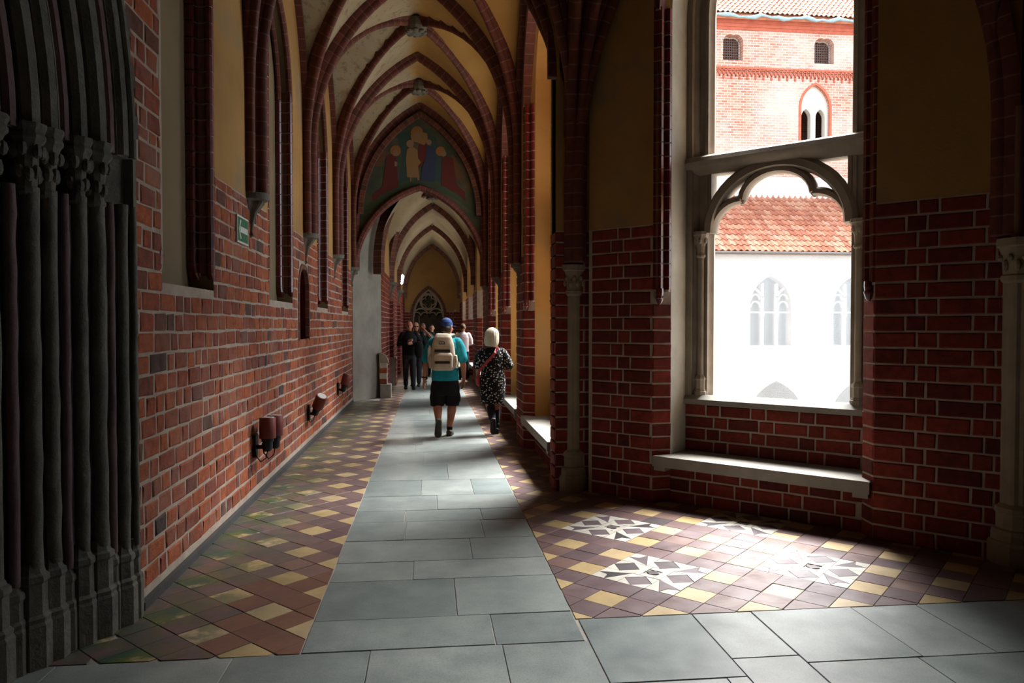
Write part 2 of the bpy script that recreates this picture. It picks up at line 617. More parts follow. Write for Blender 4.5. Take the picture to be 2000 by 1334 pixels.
# ------------------------------------------------------------------ the setting: floor
XL, XR = -1.63, 1.19
RY = [6.95, 9.9, 12.8, 15.65]
P0 = (1.50, 6.96)
BAY = Frame(P0, (1, -1), (1, 1))
LW = Frame((XL, 0), (0, 1), (-1, 0))
ZT = 6.6
simple('paint_red', '6a2e26', '7c3a2e', 12, 0.85, 0)

mb = MB()
mb.plan(WF, [(-3.2, -1.8), (11.4, -1.8), (11.4, 5.2), (4.2, 5.2), (1.95, 7.45), (1.95, 33), (-3.2, 33)], -0.30, -0.006)
floor = tag(mb.build('floor', 'grout'), 'old floor of grey stone slabs edged with diagonal purple and yellow tiles', 'floor', kind='structure')

def clip(poly, a, b, c):
    """keep a*x+b*y<=c"""
    out = []
    for i in range(len(poly)):
        p, q = poly[i], poly[(i + 1) % len(poly)]
        dp, dq = a * p[0] + b * p[1] - c, a * q[0] + b * q[1] - c
        if dp <= 0: out.append(p)
        if dp * dq < 0:
            t = dp / (dp - dq)
            out.append((p[0] + (q[0] - p[0]) * t, p[1] + (q[1] - p[1]) * t))
    return out
def area(p):
    return abs(sum(p[i][0] * p[(i + 1) % len(p)][1] - p[(i + 1) % len(p)][0] * p[i][1] for i in range(len(p)))) / 2
def shrink(p, g):
    cx, cy = sum(q[0] for q in p) / len(p), sum(q[1] for q in p) / len(p)
    return [(q[0] - (q[0] - cx) / max(math.hypot(q[0] - cx, q[1] - cy), 1e-6) * g, q[1] - (q[1] - cy) / max(math.hypot(q[0] - cx, q[1] - cy), 1e-6) * g) for q in p]

TS = 0.1925
S2 = math.sqrt(0.5)
tiles = []   # (poly, material)
def lattice(uc, vc, regions, skip, terr=None):
    for i in range(-60, 100):
        for j in range(-60, 100):
            u, v = uc + i * TS, vc + j * TS
            x, y = (u - v) * S2, (u + v) * S2
            if not (-2.4 < x < 5.5 and 3.2 < y < 31) or (i, j) in skip:
                continue
            h = TS / 2
            quad = [(((u + a * h) - (v + b * h)) * S2, ((u + a * h) + (v + b * h)) * S2) for a, b in ((-1, -1), (1, -1), (1, 1), (-1, 1))]
            m = 'tile_yellow' if i % 2 == 0 and j % 2 == 0 else 'tile_purple'
            if terr and terr(x, y) and m == 'tile_purple': m = 'tile_terracotta'
            for reg in regions:
                p = quad
                for hp in reg:
                    p = clip(p, *hp)
                    if len(p) < 3: break
                if len(p) >= 3 and area(p) > 0.0012:
                    tiles.append((p, m))
lattice(3.12, 4.40, [[(1, 0, -0.64), (-1, 0, 1.62), (0, -1, -3.66), (0, 1, 15.9)], [(1, 0, -1.62), (-1, 0, 2.3), (0, -1, -3.66), (0, 1, 4.4)], [(1, 0, -0.64), (-1, 0, 1.1), (0, -1, -15.9), (0, 1, 30)]], set(), lambda x, y: y < 4.9 and x > -1.05)
medal = [(3, 6), (7, 10), (7, 2), (11, 6)]
skip = set()
for mi_, mj_ in medal:
    for a in (-1, 0, 1):
        for b in (-1, 0, 1):
            skip.add((mi_ + a, mj_ + b))
UC, VC = 3.70, 1.11
nlim = (P0[0] + P0[1]) * S2 + 0.16
lattice(UC, VC, [[(-1, 0, -0.78), (0, -1, -3.94), (S2, S2, nlim), (0, 1, 7.0)], [(-1, 0, -0.78), (0, -1, -7.0), (1, 0, 1.36), (0, 1, 16)], [(-1, 0, -0.78), (0, -1, -16), (1, 0, 1.3), (0, 1, 30)]], skip)
for mi_, mj_ in medal:
    for a in (-1, 0, 1):
        for b in (-1, 0, 1):
            u, v = UC + (mi_ + a) * TS, VC + (mj_ + b) * TS
            h = TS / 2
            T = lambda p, q: (((u + p * h) - (v + q * h)) * S2, ((u + p * h) + (v + q * h)) * S2)
            if a == 0 and b == 0:
                tiles.append(([T(-1, -1), T(1, -1), T(1, -.5), T(-1, -.5)], 'tile_white'))
                tiles.append(([T(-1, .5), T(1, .5), T(1, 1), T(-1, 1)], 'tile_white'))
                tiles.append(([T(-1, -.5), T(-.5, -.5), T(-.5, .5), T(-1, .5)], 'tile_white'))
                tiles.append(([T(.5, -.5), T(1, -.5), T(1, .5), T(.5, .5)], 'tile_white'))
                tiles.append(([T(0, -.5), T(.5, 0), T(0, .5), T(-.5, 0)], 'tile_dark'))
            elif a == 0 or b == 0:
                tiles.append(([T(-1, 0), T(0, -1), T(1, 0), T(0, 1)], 'tile_dark'))
                for cx_, cy_ in ((-1, -1), (1, -1), (1, 1), (-1, 1)):
                    tiles.append(([T(cx_, cy_), T(0, cy_), T(cx_, 0)], 'tile_white'))
            else:
                # corner cells: dark kite with two white points
                tiles.append(([T(-a, -b), T(a, 0), T(a * .2, b * .2), T(0, b)], 'tile_dark'))
                tiles.append(([T(-a, -b), T(a, -b), T(a, 0)], 'tile_white'))
                tiles.append(([T(-a, -b), T(0, b), T(-a, b)], 'tile_white'))
                tiles.append(([T(a, 0), T(a, b), T(0, b), T(a * .2, b * .2)], 'tile_white'))
keyd = []
for p, m in tiles:
    cx, cy = sum(q[0] for q in p) / len(p), sum(q[1] for q in p) / len(p)
    d = math.hypot(cx, cy)
    keyd.append((area(p) * 1.6 / d ** 3, p, m))
keyd.sort(key=lambda t: -t[0])
rest = {}
TILE_ME = {}
for q, (sc_, p, m) in enumerate(keyd):
    pp = shrink(p, 0.0028)
    dz = random.uniform(-.0015, .0015)
    if q < 300:
        cx, cy = sum(a[0] for a in p) / len(p), sum(a[1] for a in p) / len(p)
        full = len(p) == 4 and abs(area(p) - TS * TS) < 1e-5
        if full and m in TILE_ME:
            me = TILE_ME[m]
        else:
            t = MB()
            t.plan(WF, [(a[0] - cx, a[1] - cy) for a in pp], -0.012, 0.0, 0.002)
            me = t.mesh('floor_tile', m)
            if full: TILE_ME[m] = me
        child('floor_tile', me, floor, Matrix.Translation((cx, cy, dz)) @ Matrix.Rotation(random.uniform(-.004, .004), 4, 'X'))
    else:
        rest.setdefault(m, MB()).plan(WF, pp, -0.012, dz * 0.6, 0.0)
for m, t in rest.items():
    tag(t.build('tiled_paving', m, floor), kind='stuff')

def slab(x0, x1, y0, y1):
    g = 0.0012
    r = lambda: random.uniform(0, 0.003)
    pts = [(x0 + g + r(), y0 + g + r()), (x1 - g - r(), y0 + g + r()), (x1 - g - r(), y1 - g - r()), (x0 + g + r(), y1 - g - r())]
    c = ((x0 + x1) / 2, (y0 + y1) / 2)
    t = MB()
    t.plan(WF, [(a - c[0], b - c[1]) for a, b in pts], -0.02, 0.0, 0.003)
    child('paving_slab', t.mesh('paving_slab', 'slab'), floor, Matrix.Translation((c[0], c[1], random.uniform(-.001, .002))))
rows = [3.66, 4.05, 4.66, 5.03, 5.53, 6.05, 6.42, 6.96, 7.66]
while rows[-1] < 30.6:
    rows.append(rows[-1] + random.uniform(.5, .85))
cuts = {0: [.32], 1: [.14], 2: [-.12], 3: [.28], 4: [-.2, .4], 5: [-.22, .42], 6: [.05], 7: [-.1, .4]}
for i in range(len(rows) - 1):
    cs = cuts.get(i, [random.uniform(-.3, .45)])
    xs = [-.635] + cs + [.775]
    for a, b in zip(xs, xs[1:]):
        slab(a, b, rows[i], rows[i + 1])
# the cross passage: broad slabs
for (x0, x1, y0, y1) in ((-2.4, -1.75, 3.0, 3.65), (-2.4, -1.75, 2.45, 3.0), (-1.75, -.95, 3.22, 3.65), (-.95, -.3, 3.2, 3.655), (-.3, .35, 3.1, 3.655), (.35, .79, 3.1, 3.655), (.79, 1.43, 3.2, 3.93), (1.43, 1.77, 3.38, 3.93), (1.77, 2.36, 3.3, 3.93), (2.36, 2.75, 3.3, 3.93), (2.75, 3.5, 3.3, 3.93), (3.5, 4.3, 3.3, 3.93), (4.3, 5.2, 3.3, 3.93), (5.2, 6.2, 3.3, 3.93),
                         (.79, 1.33, 2.45, 3.2), (1.33, 1.43, 2.45, 3.2), (1.43, 1.77, 2.5, 3.38), (1.77, 2.33, 2.5, 3.3), (2.33, 3.1, 2.5, 3.3), (3.1, 4.0, 2.5, 3.3), (4.0, 5.0, 2.5, 3.3), (5.0, 6.2, 2.5, 3.3), (-.3, .35, 2.45, 3.1), (.35, .79, 2.45, 3.1), (-.95, -.3, 2.45, 3.2), (-1.75, -.95, 2.45, 3.22)):
    slab(x0, x1, y0, y1)
y = 2.44
while y > -1.6:
    x = -1.75
    while x < 6.0:
        L = random.uniform(.6, 1.0)
        slab(x, x + L, y - .68, y)
        x += L
    y -= .68

# ------------------------------------------------------------------ left wall with blind niches
NICHE = [(4.72, 5.80), (7.72, 9.00), (10.95, 12.00), (13.85, 14.90)]
NZ0, NZS, NZA = 1.86, 4.25, 5.2
ND = 0.18
PC, PR, PZ = 1.95, 2.33, 2.50           # portal arch centre, radius, springing
def niche_out(a, b):
    return [(a, NZ0), (b, NZ0)] + [(p[0], p[1]) for p in reversed(pointed(a, b, NZS, NZA, 8))]
SN = (9.38, 10.18, 1.40, 2.05, 2.36)      # small pointed niche
small_out = [(SN[0], SN[2]), (SN[1], SN[2])] + list(reversed(pointed(SN[0], SN[1], SN[3], SN[4], 8)))
po = [(PC + PR, 0.0)]
for i in range(13):
    a = (math.acos(0.25 / PR)) * i / 12
    po.append((PC + PR * math.cos(a), PZ + PR * math.sin(a)))
po += [(4.4 - p[0], p[1]) for p in reversed(po[:-1])]
mb = MB()
outline = [(-1.6, 0)] + list(reversed(po)) + [(16.2, 0), (16.2, ZT), (-1.6, ZT)]
holes = [niche_out(a, b) for a, b in NICHE] + [small_out]
panel(mb, LW, 0, outline, holes)
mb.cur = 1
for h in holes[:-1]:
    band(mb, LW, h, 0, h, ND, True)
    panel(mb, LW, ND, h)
mb.cur = 2
band(mb, LW, small_out, 0, small_out, 0.25, True)
panel(mb, LW, 0.25, small_out)
mb.cur = 0
mb.fbox(LW, -1.6, 16.2, 0.62, 0.66, 0, ZT)
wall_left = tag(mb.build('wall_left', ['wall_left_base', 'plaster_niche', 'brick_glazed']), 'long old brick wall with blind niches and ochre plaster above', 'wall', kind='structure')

def arch_half(zs, za, a, b, z):
    """interval of a pointed opening at height z"""
    if z < zs: return (a, b)
    wd, h = (b - a) / 2, za - zs
    if z >= za: return None
    Rr = (wd * wd + h * h) / (2 * wd)
    x = a + Rr - math.sqrt(max(Rr * Rr - (z - zs) ** 2, 0))
    return (x, a + b - x)
def gaps_left(z):
    g = []
    for a, b in NICHE:
        if NZ0 - 0.04 < z:
            t = arch_half(NZS, NZA, a, b, z)
            if t: g.append((t[0] - .004, t[1] + (.0 if z < 2.02 else 0.02)))
    if SN[2] < z < SN[4]:
        t = arch_half(SN[3], SN[4] + .1, SN[0] - .06, SN[1] + .06, z)
        if t: g.append(t)
    return g
lst = courses(4.31, 15.7, 0.10, 2.735, 0.122, 0.018, 0.27, 0.135, gaps_left, wild=1)
strip = [b for b in courses(4.05, 4.71, 2.735, 6.2, 0.122, 0.018, 0.27, 0.135, lambda z: [(-9, PC + PR * math.cos(min(1.4, math.asin(min(1, (z - PZ) / PR)))) + .07)], wild=1)]
lay(wall_left, LW, 0, [(a, max(a + .03, b - .005), z, h) for a, b, z, h in lst + strip], 'brick_old', 300, 0.006)
# low stone skirting
mb = MB()
mb.plan(LW, [(4.31, -0.035), (15.55, -0.035), (15.55, 0.01), (4.31, 0.01)], 0, 0.045, 0.0)
tag(mb.build('baseboard_left', 'skirting'), 'dark grey stone skirting along the foot of the long brick wall', 'baseboard', kind='structure')

# moulded glazed jamb bricks of the niches: profile in (s offset from jamb edge, depth n)
def roll(cx, cy, r, a0, a1, n=6):
    return [(cx + r * math.cos(a0 + (a1 - a0) * i / n), cy + r * math.sin(a0 + (a1 - a0) * i / n)) for i in range(n + 1)]
JP = [(0.03, -0.006)] + roll(-0.012, 0.018, 0.024, -PI / 2, -PI - .3, 6) + [(-0.018, 0.055)] + [(-0.022, 0.115)] + roll(-0.035, 0.15, 0.024, PI / 2 - 2.2 + 2.6, PI + 1.0, 5)[::1] + [(-0.02, ND - .003), (0.03, ND - .003)]
JP = [(0.03, -0.006), (0.0, -0.012), (-0.02, -0.008), (-0.036, 0.006), (-0.038, 0.024), (-0.028, 0.04), (-0.012, 0.052), (-0.008, 0.07), (-0.008, 0.098), (-0.016, 0.108), (-0.036, 0.112), (-0.052, 0.126), (-0.056, 0.144), (-0.05, 0.162), (-0.05, ND - .002), (0.03, ND - .002)]
def jamb_mesh(h, sgn, mat):
    t = MB()
    pts = [(p[0] * sgn, p[1]) for p in JP]
    t.plan(WF, pts, 0, h)
    return t.mesh('moulded_brick', mat)
jm = {1: jamb_mesh(0.108, 1, 'brick_glazed'), -1: jamb_mesh(0.108, -1, 'brick_glazed')}
for a, b in NICHE:
    z = 2.06
    while z < NZS:
        child('moulded_brick', jm[1], wall_left, Matrix.Translation(LW.P(b, 0, z)) @ LW.M())
        if a > 5: child('moulded_brick', jm[-1], wall_left, Matrix.Translation(LW.P(a, 0, z)) @ LW.M())
        z += 0.12
    # mortar core behind the joints, stop below the rolls and arch mouldings
    t = MB()
    for e, sg in ((b, 1), (a, -1)):
        t.plan(LW, [(e + p[0] * sg * .7 + .004 * sg, p[1] * .96 + .004) for p in JP], 2.05, NZS)
    t.build('jamb_mortar', 'mortar', wall_left)
    t = MB()
    for e, sg in ((b, 1), (a, -1)):
        A = [LW.P(e + p[0] * sg, p[1], 2.055) for p in JP]
        B = [LW.P(e + p[0] * sg * 0.9 , p[1] * .95 , 1.99) for p in JP]
        Cc = [LW.P(e + .02 * sg + p[0] * sg * .4, p[1] * .9 + .004, 1.93) for p in JP]
        t.loft([Cc, B, A])
    t.build('jamb_stop', 'brick_glazed', wall_left)
    pts = [LW.P(p[0], 0, p[1]) for p in pointed(a, b, NZS - .02, NZA, 10)]
    t = MB()
    # arch moulding, two rolls
    for off, dep, rr in ((0.0, 0.02, 0.034), (0.03, 0.14, 0.03)):
        pp = [LW.P(p[0], dep, p[1]) for p in pointed(a + off, b - off, NZS - .02, NZA - off, 10)]
        t.sweep(pp, [(rr * math.cos(q * PI / 4), rr * math.sin(q * PI / 4)) for q in range(8)], LW.N)
    t.build('arch_moulding', 'rib', wall_left)
# small niche edge
t = MB()
pp = [LW.P(SN[0], 0.01, SN[2])] + [LW.P(p[0], 0.01, p[1]) for p in pointed(SN[0], SN[1], SN[3], SN[4], 10)] + [LW.P(SN[1], 0.01, SN[2])]
t.sweep(pp, [(0.03, -0.03), (0.03, 0.05), (-0.022, 0.05), (-0.022, -0.01)], LW.N)
t.build('niche_moulding', 'rib_brick', wall_left)

# stone corbels carrying the ribs
def corbel(parent, fr, s, ztop, sc=1.0, mat='stone_dark'):
    t = MB()
    prof = [(0.012, -0.33), (0.030, -0.315), (0.020, -0.285), (0.028, -0.22), (0.045, -0.14), (0.085, -0.075), (0.088, -0.06), (0.118, -0.048), (0.122, 0.0)]
    rings = []
    for r, z in prof:
        r *= sc
        fl = .16 if z < -.055 else 0.0
        rings.append([fr.P(s + r * (1 + fl * math.cos(6 * PI * i / 18)) * math.cos(PI + PI * i / 18), 0.01 + r * (1 + fl * math.cos(6 * PI * i / 18)) * math.sin(PI + PI * i / 18) * 1.25, ztop + z * sc) for i in range(19)])
    t.loft(rings)
    t.build('corbel', mat, parent)
for yk in RY:
    corbel(wall_left, LW, yk if yk < 15 else 15.55, 2.79, 1.2)

# ------------------------------------------------------------------ vaults
def gfun(wd, h):
    Rr = (wd * wd + h * h) / (2 * wd)
    c = Rr - wd
    return lambda t: math.sqrt(max(Rr * Rr - (t * wd + c) ** 2, 0.0))
RIBP = [(a * .86, b * .9) for a, b in [(-.075, .19), (-.075, .115), (-.05, .085), (-.055, .05), (-.035, .015), (-.012, 0), (.012, 0), (.035, .015), (.055, .05), (.05, .085), (.075, .115), (.075, .19)]]
RIBP2 = [(-.10, .2), (-.10, .07), (-.06, 0.0), (.06, 0.0), (.10, .07), (.10, .2)]
ceiling = empty('ceiling', (0, 10, 6), 'ribbed gothic vault with red brick ribs and faded painted plaster webs', 'vault', kind='structure')
def arc_path(A, B, z0, zs, za, off, n=14):
    """from wall point A towards apex plan point B"""
    A, B = Vector((A[0], A[1], 0)), Vector((B[0], B[1], 0))
    d = B - A
    L = d.length
    q = d.normalized()
    st = A + q * off
    wd = L - off
    g = gfun(wd, za - zs)
    pts = [st + Vector((0, 0, z0)), st + Vector((0, 0, (z0 + zs) / 2))]
    for i in range(n + 1):
        t = 1 - i / n
        t = t if i else 1.0
        # even angle spacing near the springing
        t = math.cos((i / n) * PI / 2) ** 0.8 if 0 < i < n else t
        pts.append(st + q * (wd * (1 - t)) + Vector((0, 0, zs + g(t))))
    pts.append(pts[-1] + (pts[-1] - pts[-2]).normalized() * .05)
    return pts, q.cross(Vector((0, 0, 1)))
def rib(A, B, z0, zs, za, off=0.13, prof=RIBP, mat='rib', name='vault_rib'):
    p, lat = arc_path(A, B, z0, zs, za, off)
    t = MB()
    t.sweep(p, prof, lat)
    return t.build(name, mat, ceiling, smooth=True, angle=40)
def web(x0, x1, y0, y1, zs, za, n=26, mat='vault_web'):
    xc, yc, wx, wy = (x0 + x1) / 2, (y0 + y1) / 2, (x1 - x0) / 2, (y1 - y0) / 2
    g = gfun(wx, za - zs)
    t = MB()
    # spacing crowded towards the springing
    xs = [xc + wx * math.sin(PI / 2 * (-1 + 2 * i / n)) for i in range(n + 1)]
    ys = [yc + wy * math.sin(PI / 2 * (-1 + 2 * i / n)) for i in range(n + 1)]
    vs = []
    for y in ys:
        for x in xs:
            u, v = abs(x - xc) / wx, abs(y - yc) / wy
            vs.append((x, y, zs + max(g(min(u, 1)), g(min(v, 1)))))
    fs = [(j * (n + 1) + i, j * (n + 1) + i + 1, (j + 1) * (n + 1) + i + 1, (j + 1) * (n + 1) + i) for j in range(n) for i in range(n)]
    t.add(vs, fs)
    return t.build('vault_web', mat, ceiling, smooth=True)
ZS, ZA = 3.9, 6.1
XC = (XL + XR) / 2
def boss(x, y, z):
    t = MB()
    t.lathe((x, y, z), [(0.03, -.10), (0.10, -.085), (0.15, -.05), (0.17, 0.0), (0.17, 0.12)], 12)
    for i in range(8):
        a = i * PI / 4
        t.ell((x + .12 * math.cos(a), y + .12 * math.sin(a), z - .07), (.05, .05, .03), 8, 5)
    t.build('boss', 'stone_dark', ceiling)
for k in range(3):
    y0, y1 = RY[k], RY[k + 1]
    yc = (y0 + y1) / 2
    web(XL - .02, XR + .02, y0, y1, ZS, ZA + .14)
    for xw in (XL, XR):
        for ya, sg in ((y0, 1), (y1, -1)):
            if xw > 0 and k == 0 and ya == y0:
                rib((1.33, 7.12), (XC, yc), 2.18, 3.2, ZA, .03)
                continue
            rib((xw, ya + sg * .06), (XC, yc), 2.78 if xw < 0 else 2.42, ZS, ZA)
        # wall rib
        pp = [Vector((xw + (.03 if xw < 0 else -.03), p[0], p[1])) for p in pointed(y0 + .1, y1 - .1, ZS + .05, ZA + .02, 12)]
        t = MB()
        t.sweep(pp, [(-.05, .0), (.05, .0), (.05, .07), (-.05, .07)], Vector((1, 0, 0)))
        t.build('wall_rib', 'rib', ceiling)
    boss(XC, yc, ZA - .02)
for k in range(4):
    for xw in (XL, XR):
        if xw > 0 and k == 0:
            rib((1.32, 7.08), (XC, RY[0]), 2.18, 3.2, ZA, .03)
            continue
        rib((xw, RY[k]), (XC, RY[k]), 2.78 if xw < 0 else 2.42, ZS, ZA, 0.16)
# corner bay
CB = (1.1, 3.4)
for A, z0, zs in (((XL, 6.88), 2.78, 3.6), ((1.33, 7.0), 2.2, 2.9), ((3.85, 4.7), 2.2, 2.9)):
    rib(A, CB, z0, zs, 6.05, 0.10 if A[0] < 0 else .03)
for A, B, zs in (((1.42, 6.95), (2.6, 5.75), 3.0), ((3.80, 4.66), (2.6, 5.75), 3.0), ((1.38, 7.0), (-.2, 5.2), 2.95), ((1.40, 6.98), (1.9, 4.6), 2.95), ((3.83, 4.68), (2.4, 3.6), 2.95), ((XL, 6.82), (XL + .9, 5.0), 3.7)):
    rib(A, B, 2.2 if A[0] > 0 else 2.78, zs, 5.9, 0.02)
t = MB()
t.box(-2.6, 11.2, -1.8, 6.95, 6.15, 6.3)
t.build('vault_crown', 'plaster_ochre', ceiling)
# filler wall over the first transverse arch, added so no light passes
AF = Frame((0, 6.95), (1, 0), (0, 1))
t = MB()
arch = pointed(XL, XR, ZS, ZA + .12, 12)
panel(t, AF, 0.0, [(XL - .1, ZS)] + arch + [(XR + .02, ZS), (XR + .02, ZT), (XL - .1, ZT)])
t.build('spandrel_filler', 'plaster_ochre', ceiling)
t = MB()
t.box(-2.6, 2.3, 6.9, 33, 6.55, 6.75)
t.box(-2.6, 11.4, -1.9, 7.2, 6.55, 6.75)
t.build('light_stop_deck', 'plaster_ochre', ceiling)  # unseen slabs above the vaults, added to stop light leaking in

# ------------------------------------------------------------------ painted arch wall closing the near vault
k = Nodes('mural_ground')
c_ = k.ramp(k.noise(2.2, 5, .65), [(0.3, '39443a'), (0.5, '4a4f3e'), (0.62, '5c543e'), (0.8, '6a5c48')])
k.bump(k.noise(30, 4), .2, .004)
MATS['mural_ground'] = k.done(c_, .9, .2)
MF = Frame((0, 15.65), (1, 0), (0, 1))
mb = MB()
arch = pointed(XL, XR, 2.66, 4.52, 14)
ol = [(XL - .15, 0), (XL, 0)] + arch + [(XR, 0), (XR + .6, 0), (XR + .6, ZT), (XL - .15, ZT)]
panel(mb, MF, 0, ol)
panel(mb, MF, 0.5, ol)
band(mb, MF, [(XL, 0)] + arch + [(XR, 0)], 0, [(XL, 0)] + arch + [(XR, 0)], .5)
wall_arch = tag(mb.build('wall_arch', ['mural_ground']), 'pointed arch wall with a faded religious fresco above the passage', 'wall', kind='structure')
t = MB()
pp = [Vector((p[0], 15.63, p[1])) for p in pointed(XL + .02, XR - .02, 2.66, 4.50, 16)]
t.sweep(pp, [(-.09, 0), (-.05, -.035), (.03, -.045), (.10, -.02), (.12, .04), (.05, .09), (-.02, .1), (-.09, .06)], Vector((0, 1, 0)))
t.build('arch_moulding', 'rib', wall_arch, smooth=True, angle=40)
t = MB()
pp = [Vector((p[0], 15.60, p[1])) for p in pointed(XL + .14, XR - .14, ZS, ZA - .07, 16)]
t.sweep(pp, [(-.06, 0), (.05, 0), (.05, .1), (-.06, .1)], Vector((0, 1, 0)))
t.build('brick_arch', 'rib_brick', wall_arch)
def mp(cx, cy):
    px, py = 680 + cx / 5.13, 200 + cy / 5.13
    r = Vector((px - 1000, FPX, -(py - 667)))
    r.rotate(Matrix.Rotation(-PIT, 3, 'X'))
    r.rotate(Matrix.Rotation(-YAW, 3, 'Z'))
    f = 15.65 / r.y
    return (r.x * f, 1.6 + r.z * f)
PAINT = dict(robe='5e2620', halo='8f6230', face='8a6a50', ochre='8a6840', blue='333a50', teal='32463f', green='3d4a34', brown='63452e', pale='6f6a55')
for kx, cx in PAINT.items():
    simple('paint_' + kx, cx, cx, 4, .9, 0.1)
def circ(x, y, r, n=14):
    return [(x + r * math.cos(2 * PI * i / n), y + r * math.sin(2 * PI * i / n)) for i in range(n)]
def paint(polys, mat, lay_, name='fresco_figure'):
    t = MB()
    for pl in polys:
        q = [mp(*p) for p in pl]
        t.prism([MF.P(a, 0.0, b) for a, b in q], [MF.P(a, -.003 * lay_, b) for a, b in q])
    t.build(name, 'paint_' + mat, wall_arch)
paint([[(490, 330), (610, 280), (640, 480), (600, 790), (500, 810), (540, 560)], [(790, 320), (880, 360), (930, 520), (930, 800), (850, 790), (870, 560)]], 'teal', 1, 'fresco_ground')
paint([[(100, 1090), (230, 1000), (480, 840), (700, 760), (900, 810), (1100, 920), (1300, 1110), (1290, 1150), (1100, 980), (900, 880), (710, 830), (520, 880), (260, 1050), (110, 1180)]], 'green', 1, 'fresco_ground')
paint([[(380, 540), (440, 520), (485, 560), (490, 640), (505, 840), (430, 880), (320, 930), (250, 995), (238, 930), (340, 850), (370, 660)], [(940, 560), (990, 540), (1050, 560), (1070, 700), (1090, 830), (1170, 900), (1175, 995), (1100, 915), (930, 830), (938, 650)], [(720, 400), (790, 420), (775, 560), (740, 630), (700, 660), (690, 520)]], 'robe', 2)
paint([circ(475, 485, 55), circ(925, 490, 48), circ(690, 300, 62)], 'halo', 2, 'fresco_halo')
paint([[(590, 470), (640, 440), (695, 480), (700, 560), (730, 600), (700, 640), (712, 755), (590, 750), (578, 560)], [(625, 330), (690, 290), (790, 310), (800, 380), (760, 430), (690, 400), (640, 390)]], 'ochre', 3)
paint([[(790, 430), (860, 450), (880, 600), (860, 800), (725, 785), (740, 660), (775, 560)]], 'blue', 3)
paint([circ(472, 505, 30), circ(620, 415, 38), circ(700, 340, 36), circ(955, 515, 28), circ(810, 400, 26)], 'face', 4, 'fresco_face')
paint([[(465, 590), (492, 600), (490, 640), (465, 640)], [(620, 745), (635, 745), (632, 790), (618, 790)], [(690, 745), (705, 745), (715, 780), (695, 780)]], 'face', 4, 'fresco_face')
paint([[(340, 470), (420, 500), (370, 560), (330, 640), (270, 640), (300, 540)], [(1030, 520), (1080, 560), (1130, 700), (1150, 830), (1090, 760), (1050, 620)]], 'brown', 1)

# ------------------------------------------------------------------ courtyard-side walls with window bays
CHS, CHN = 0.11, 0.14
WT = 0.80
OZS, OZA = 4.45, 5.75
SHP = [(0, -.03), (0, .002), (.022, .006), (.036, .03), (.058, .044), (.08, .034), (.092, .008), (.112, 0), (.124, .018), (.146, .026), (.166, .016), (.178, 0), (.178, -.03)]
def shaft_mesh(h, mat='brick_glazed'):
    t = MB()
    t.plan(WF, [(a, -b) for a, b in SHP], 0, h)
    return t.mesh('moulded_brick', mat)
shm = shaft_mesh(0.108)
def jamb_frame(fr, o, sg):
    """frame on the splayed jamb; s runs so that U x N = up"""
    e = fr.U * (CHS * sg) + fr.N * CHN
    e.normalize()
    A = fr.P(o, 0, 0)
    if sg > 0:
        m = Vector((e.y, -e.x, 0))      # towards the room
        return Frame((A.x, A.y), (e.x, e.y), (-m.x, -m.y))
    B = A + e * 0.178
    u = -e
    n = Vector((-u.y, u.x, 0))
    return Frame((B.x, B.y), (u.x, u.y), (n.x, n.y))
def bay_core(mb, fr, L, o0, o1, rev_mat=1, zs=OZS, za=OZA, ztop=ZT):
    A = [(o0, 0)] + pointed(o0, o1, zs, za, 12) + [(o1, 0)]
    B = [(o0 + CHS, 0)] + pointed(o0 + CHS, o1 - CHS, zs, za - CHS, 12) + [(o1 - CHS, 0)]
    mb.cur = 0
    panel(mb, fr, 0, [(0, 0)] + A + [(L, 0), (L, ztop), (0, ztop)])
    band(mb, fr, A, 0, B, CHN)
    mb.cur = rev_mat
    band(mb, fr, B, CHN, B, WT)
    mb.cur = 2
    panel(mb, fr, WT, [(0, -5)] + [(o0 + CHS, -5)] + B + [(o1 - CHS, -5), (L, -5), (L, ztop), (0, ztop)])
    mb.cur = 0
    # parapet: under-seat wall, wall below the window sill
    mb.fbox(fr, o0 + CHS, o1 - CHS, CHN, WT, -5, 0.34)
    mb.fbox(fr, o0 + CHS, o1 - CHS, 0.45, 0.74, 0.34, 0.88)
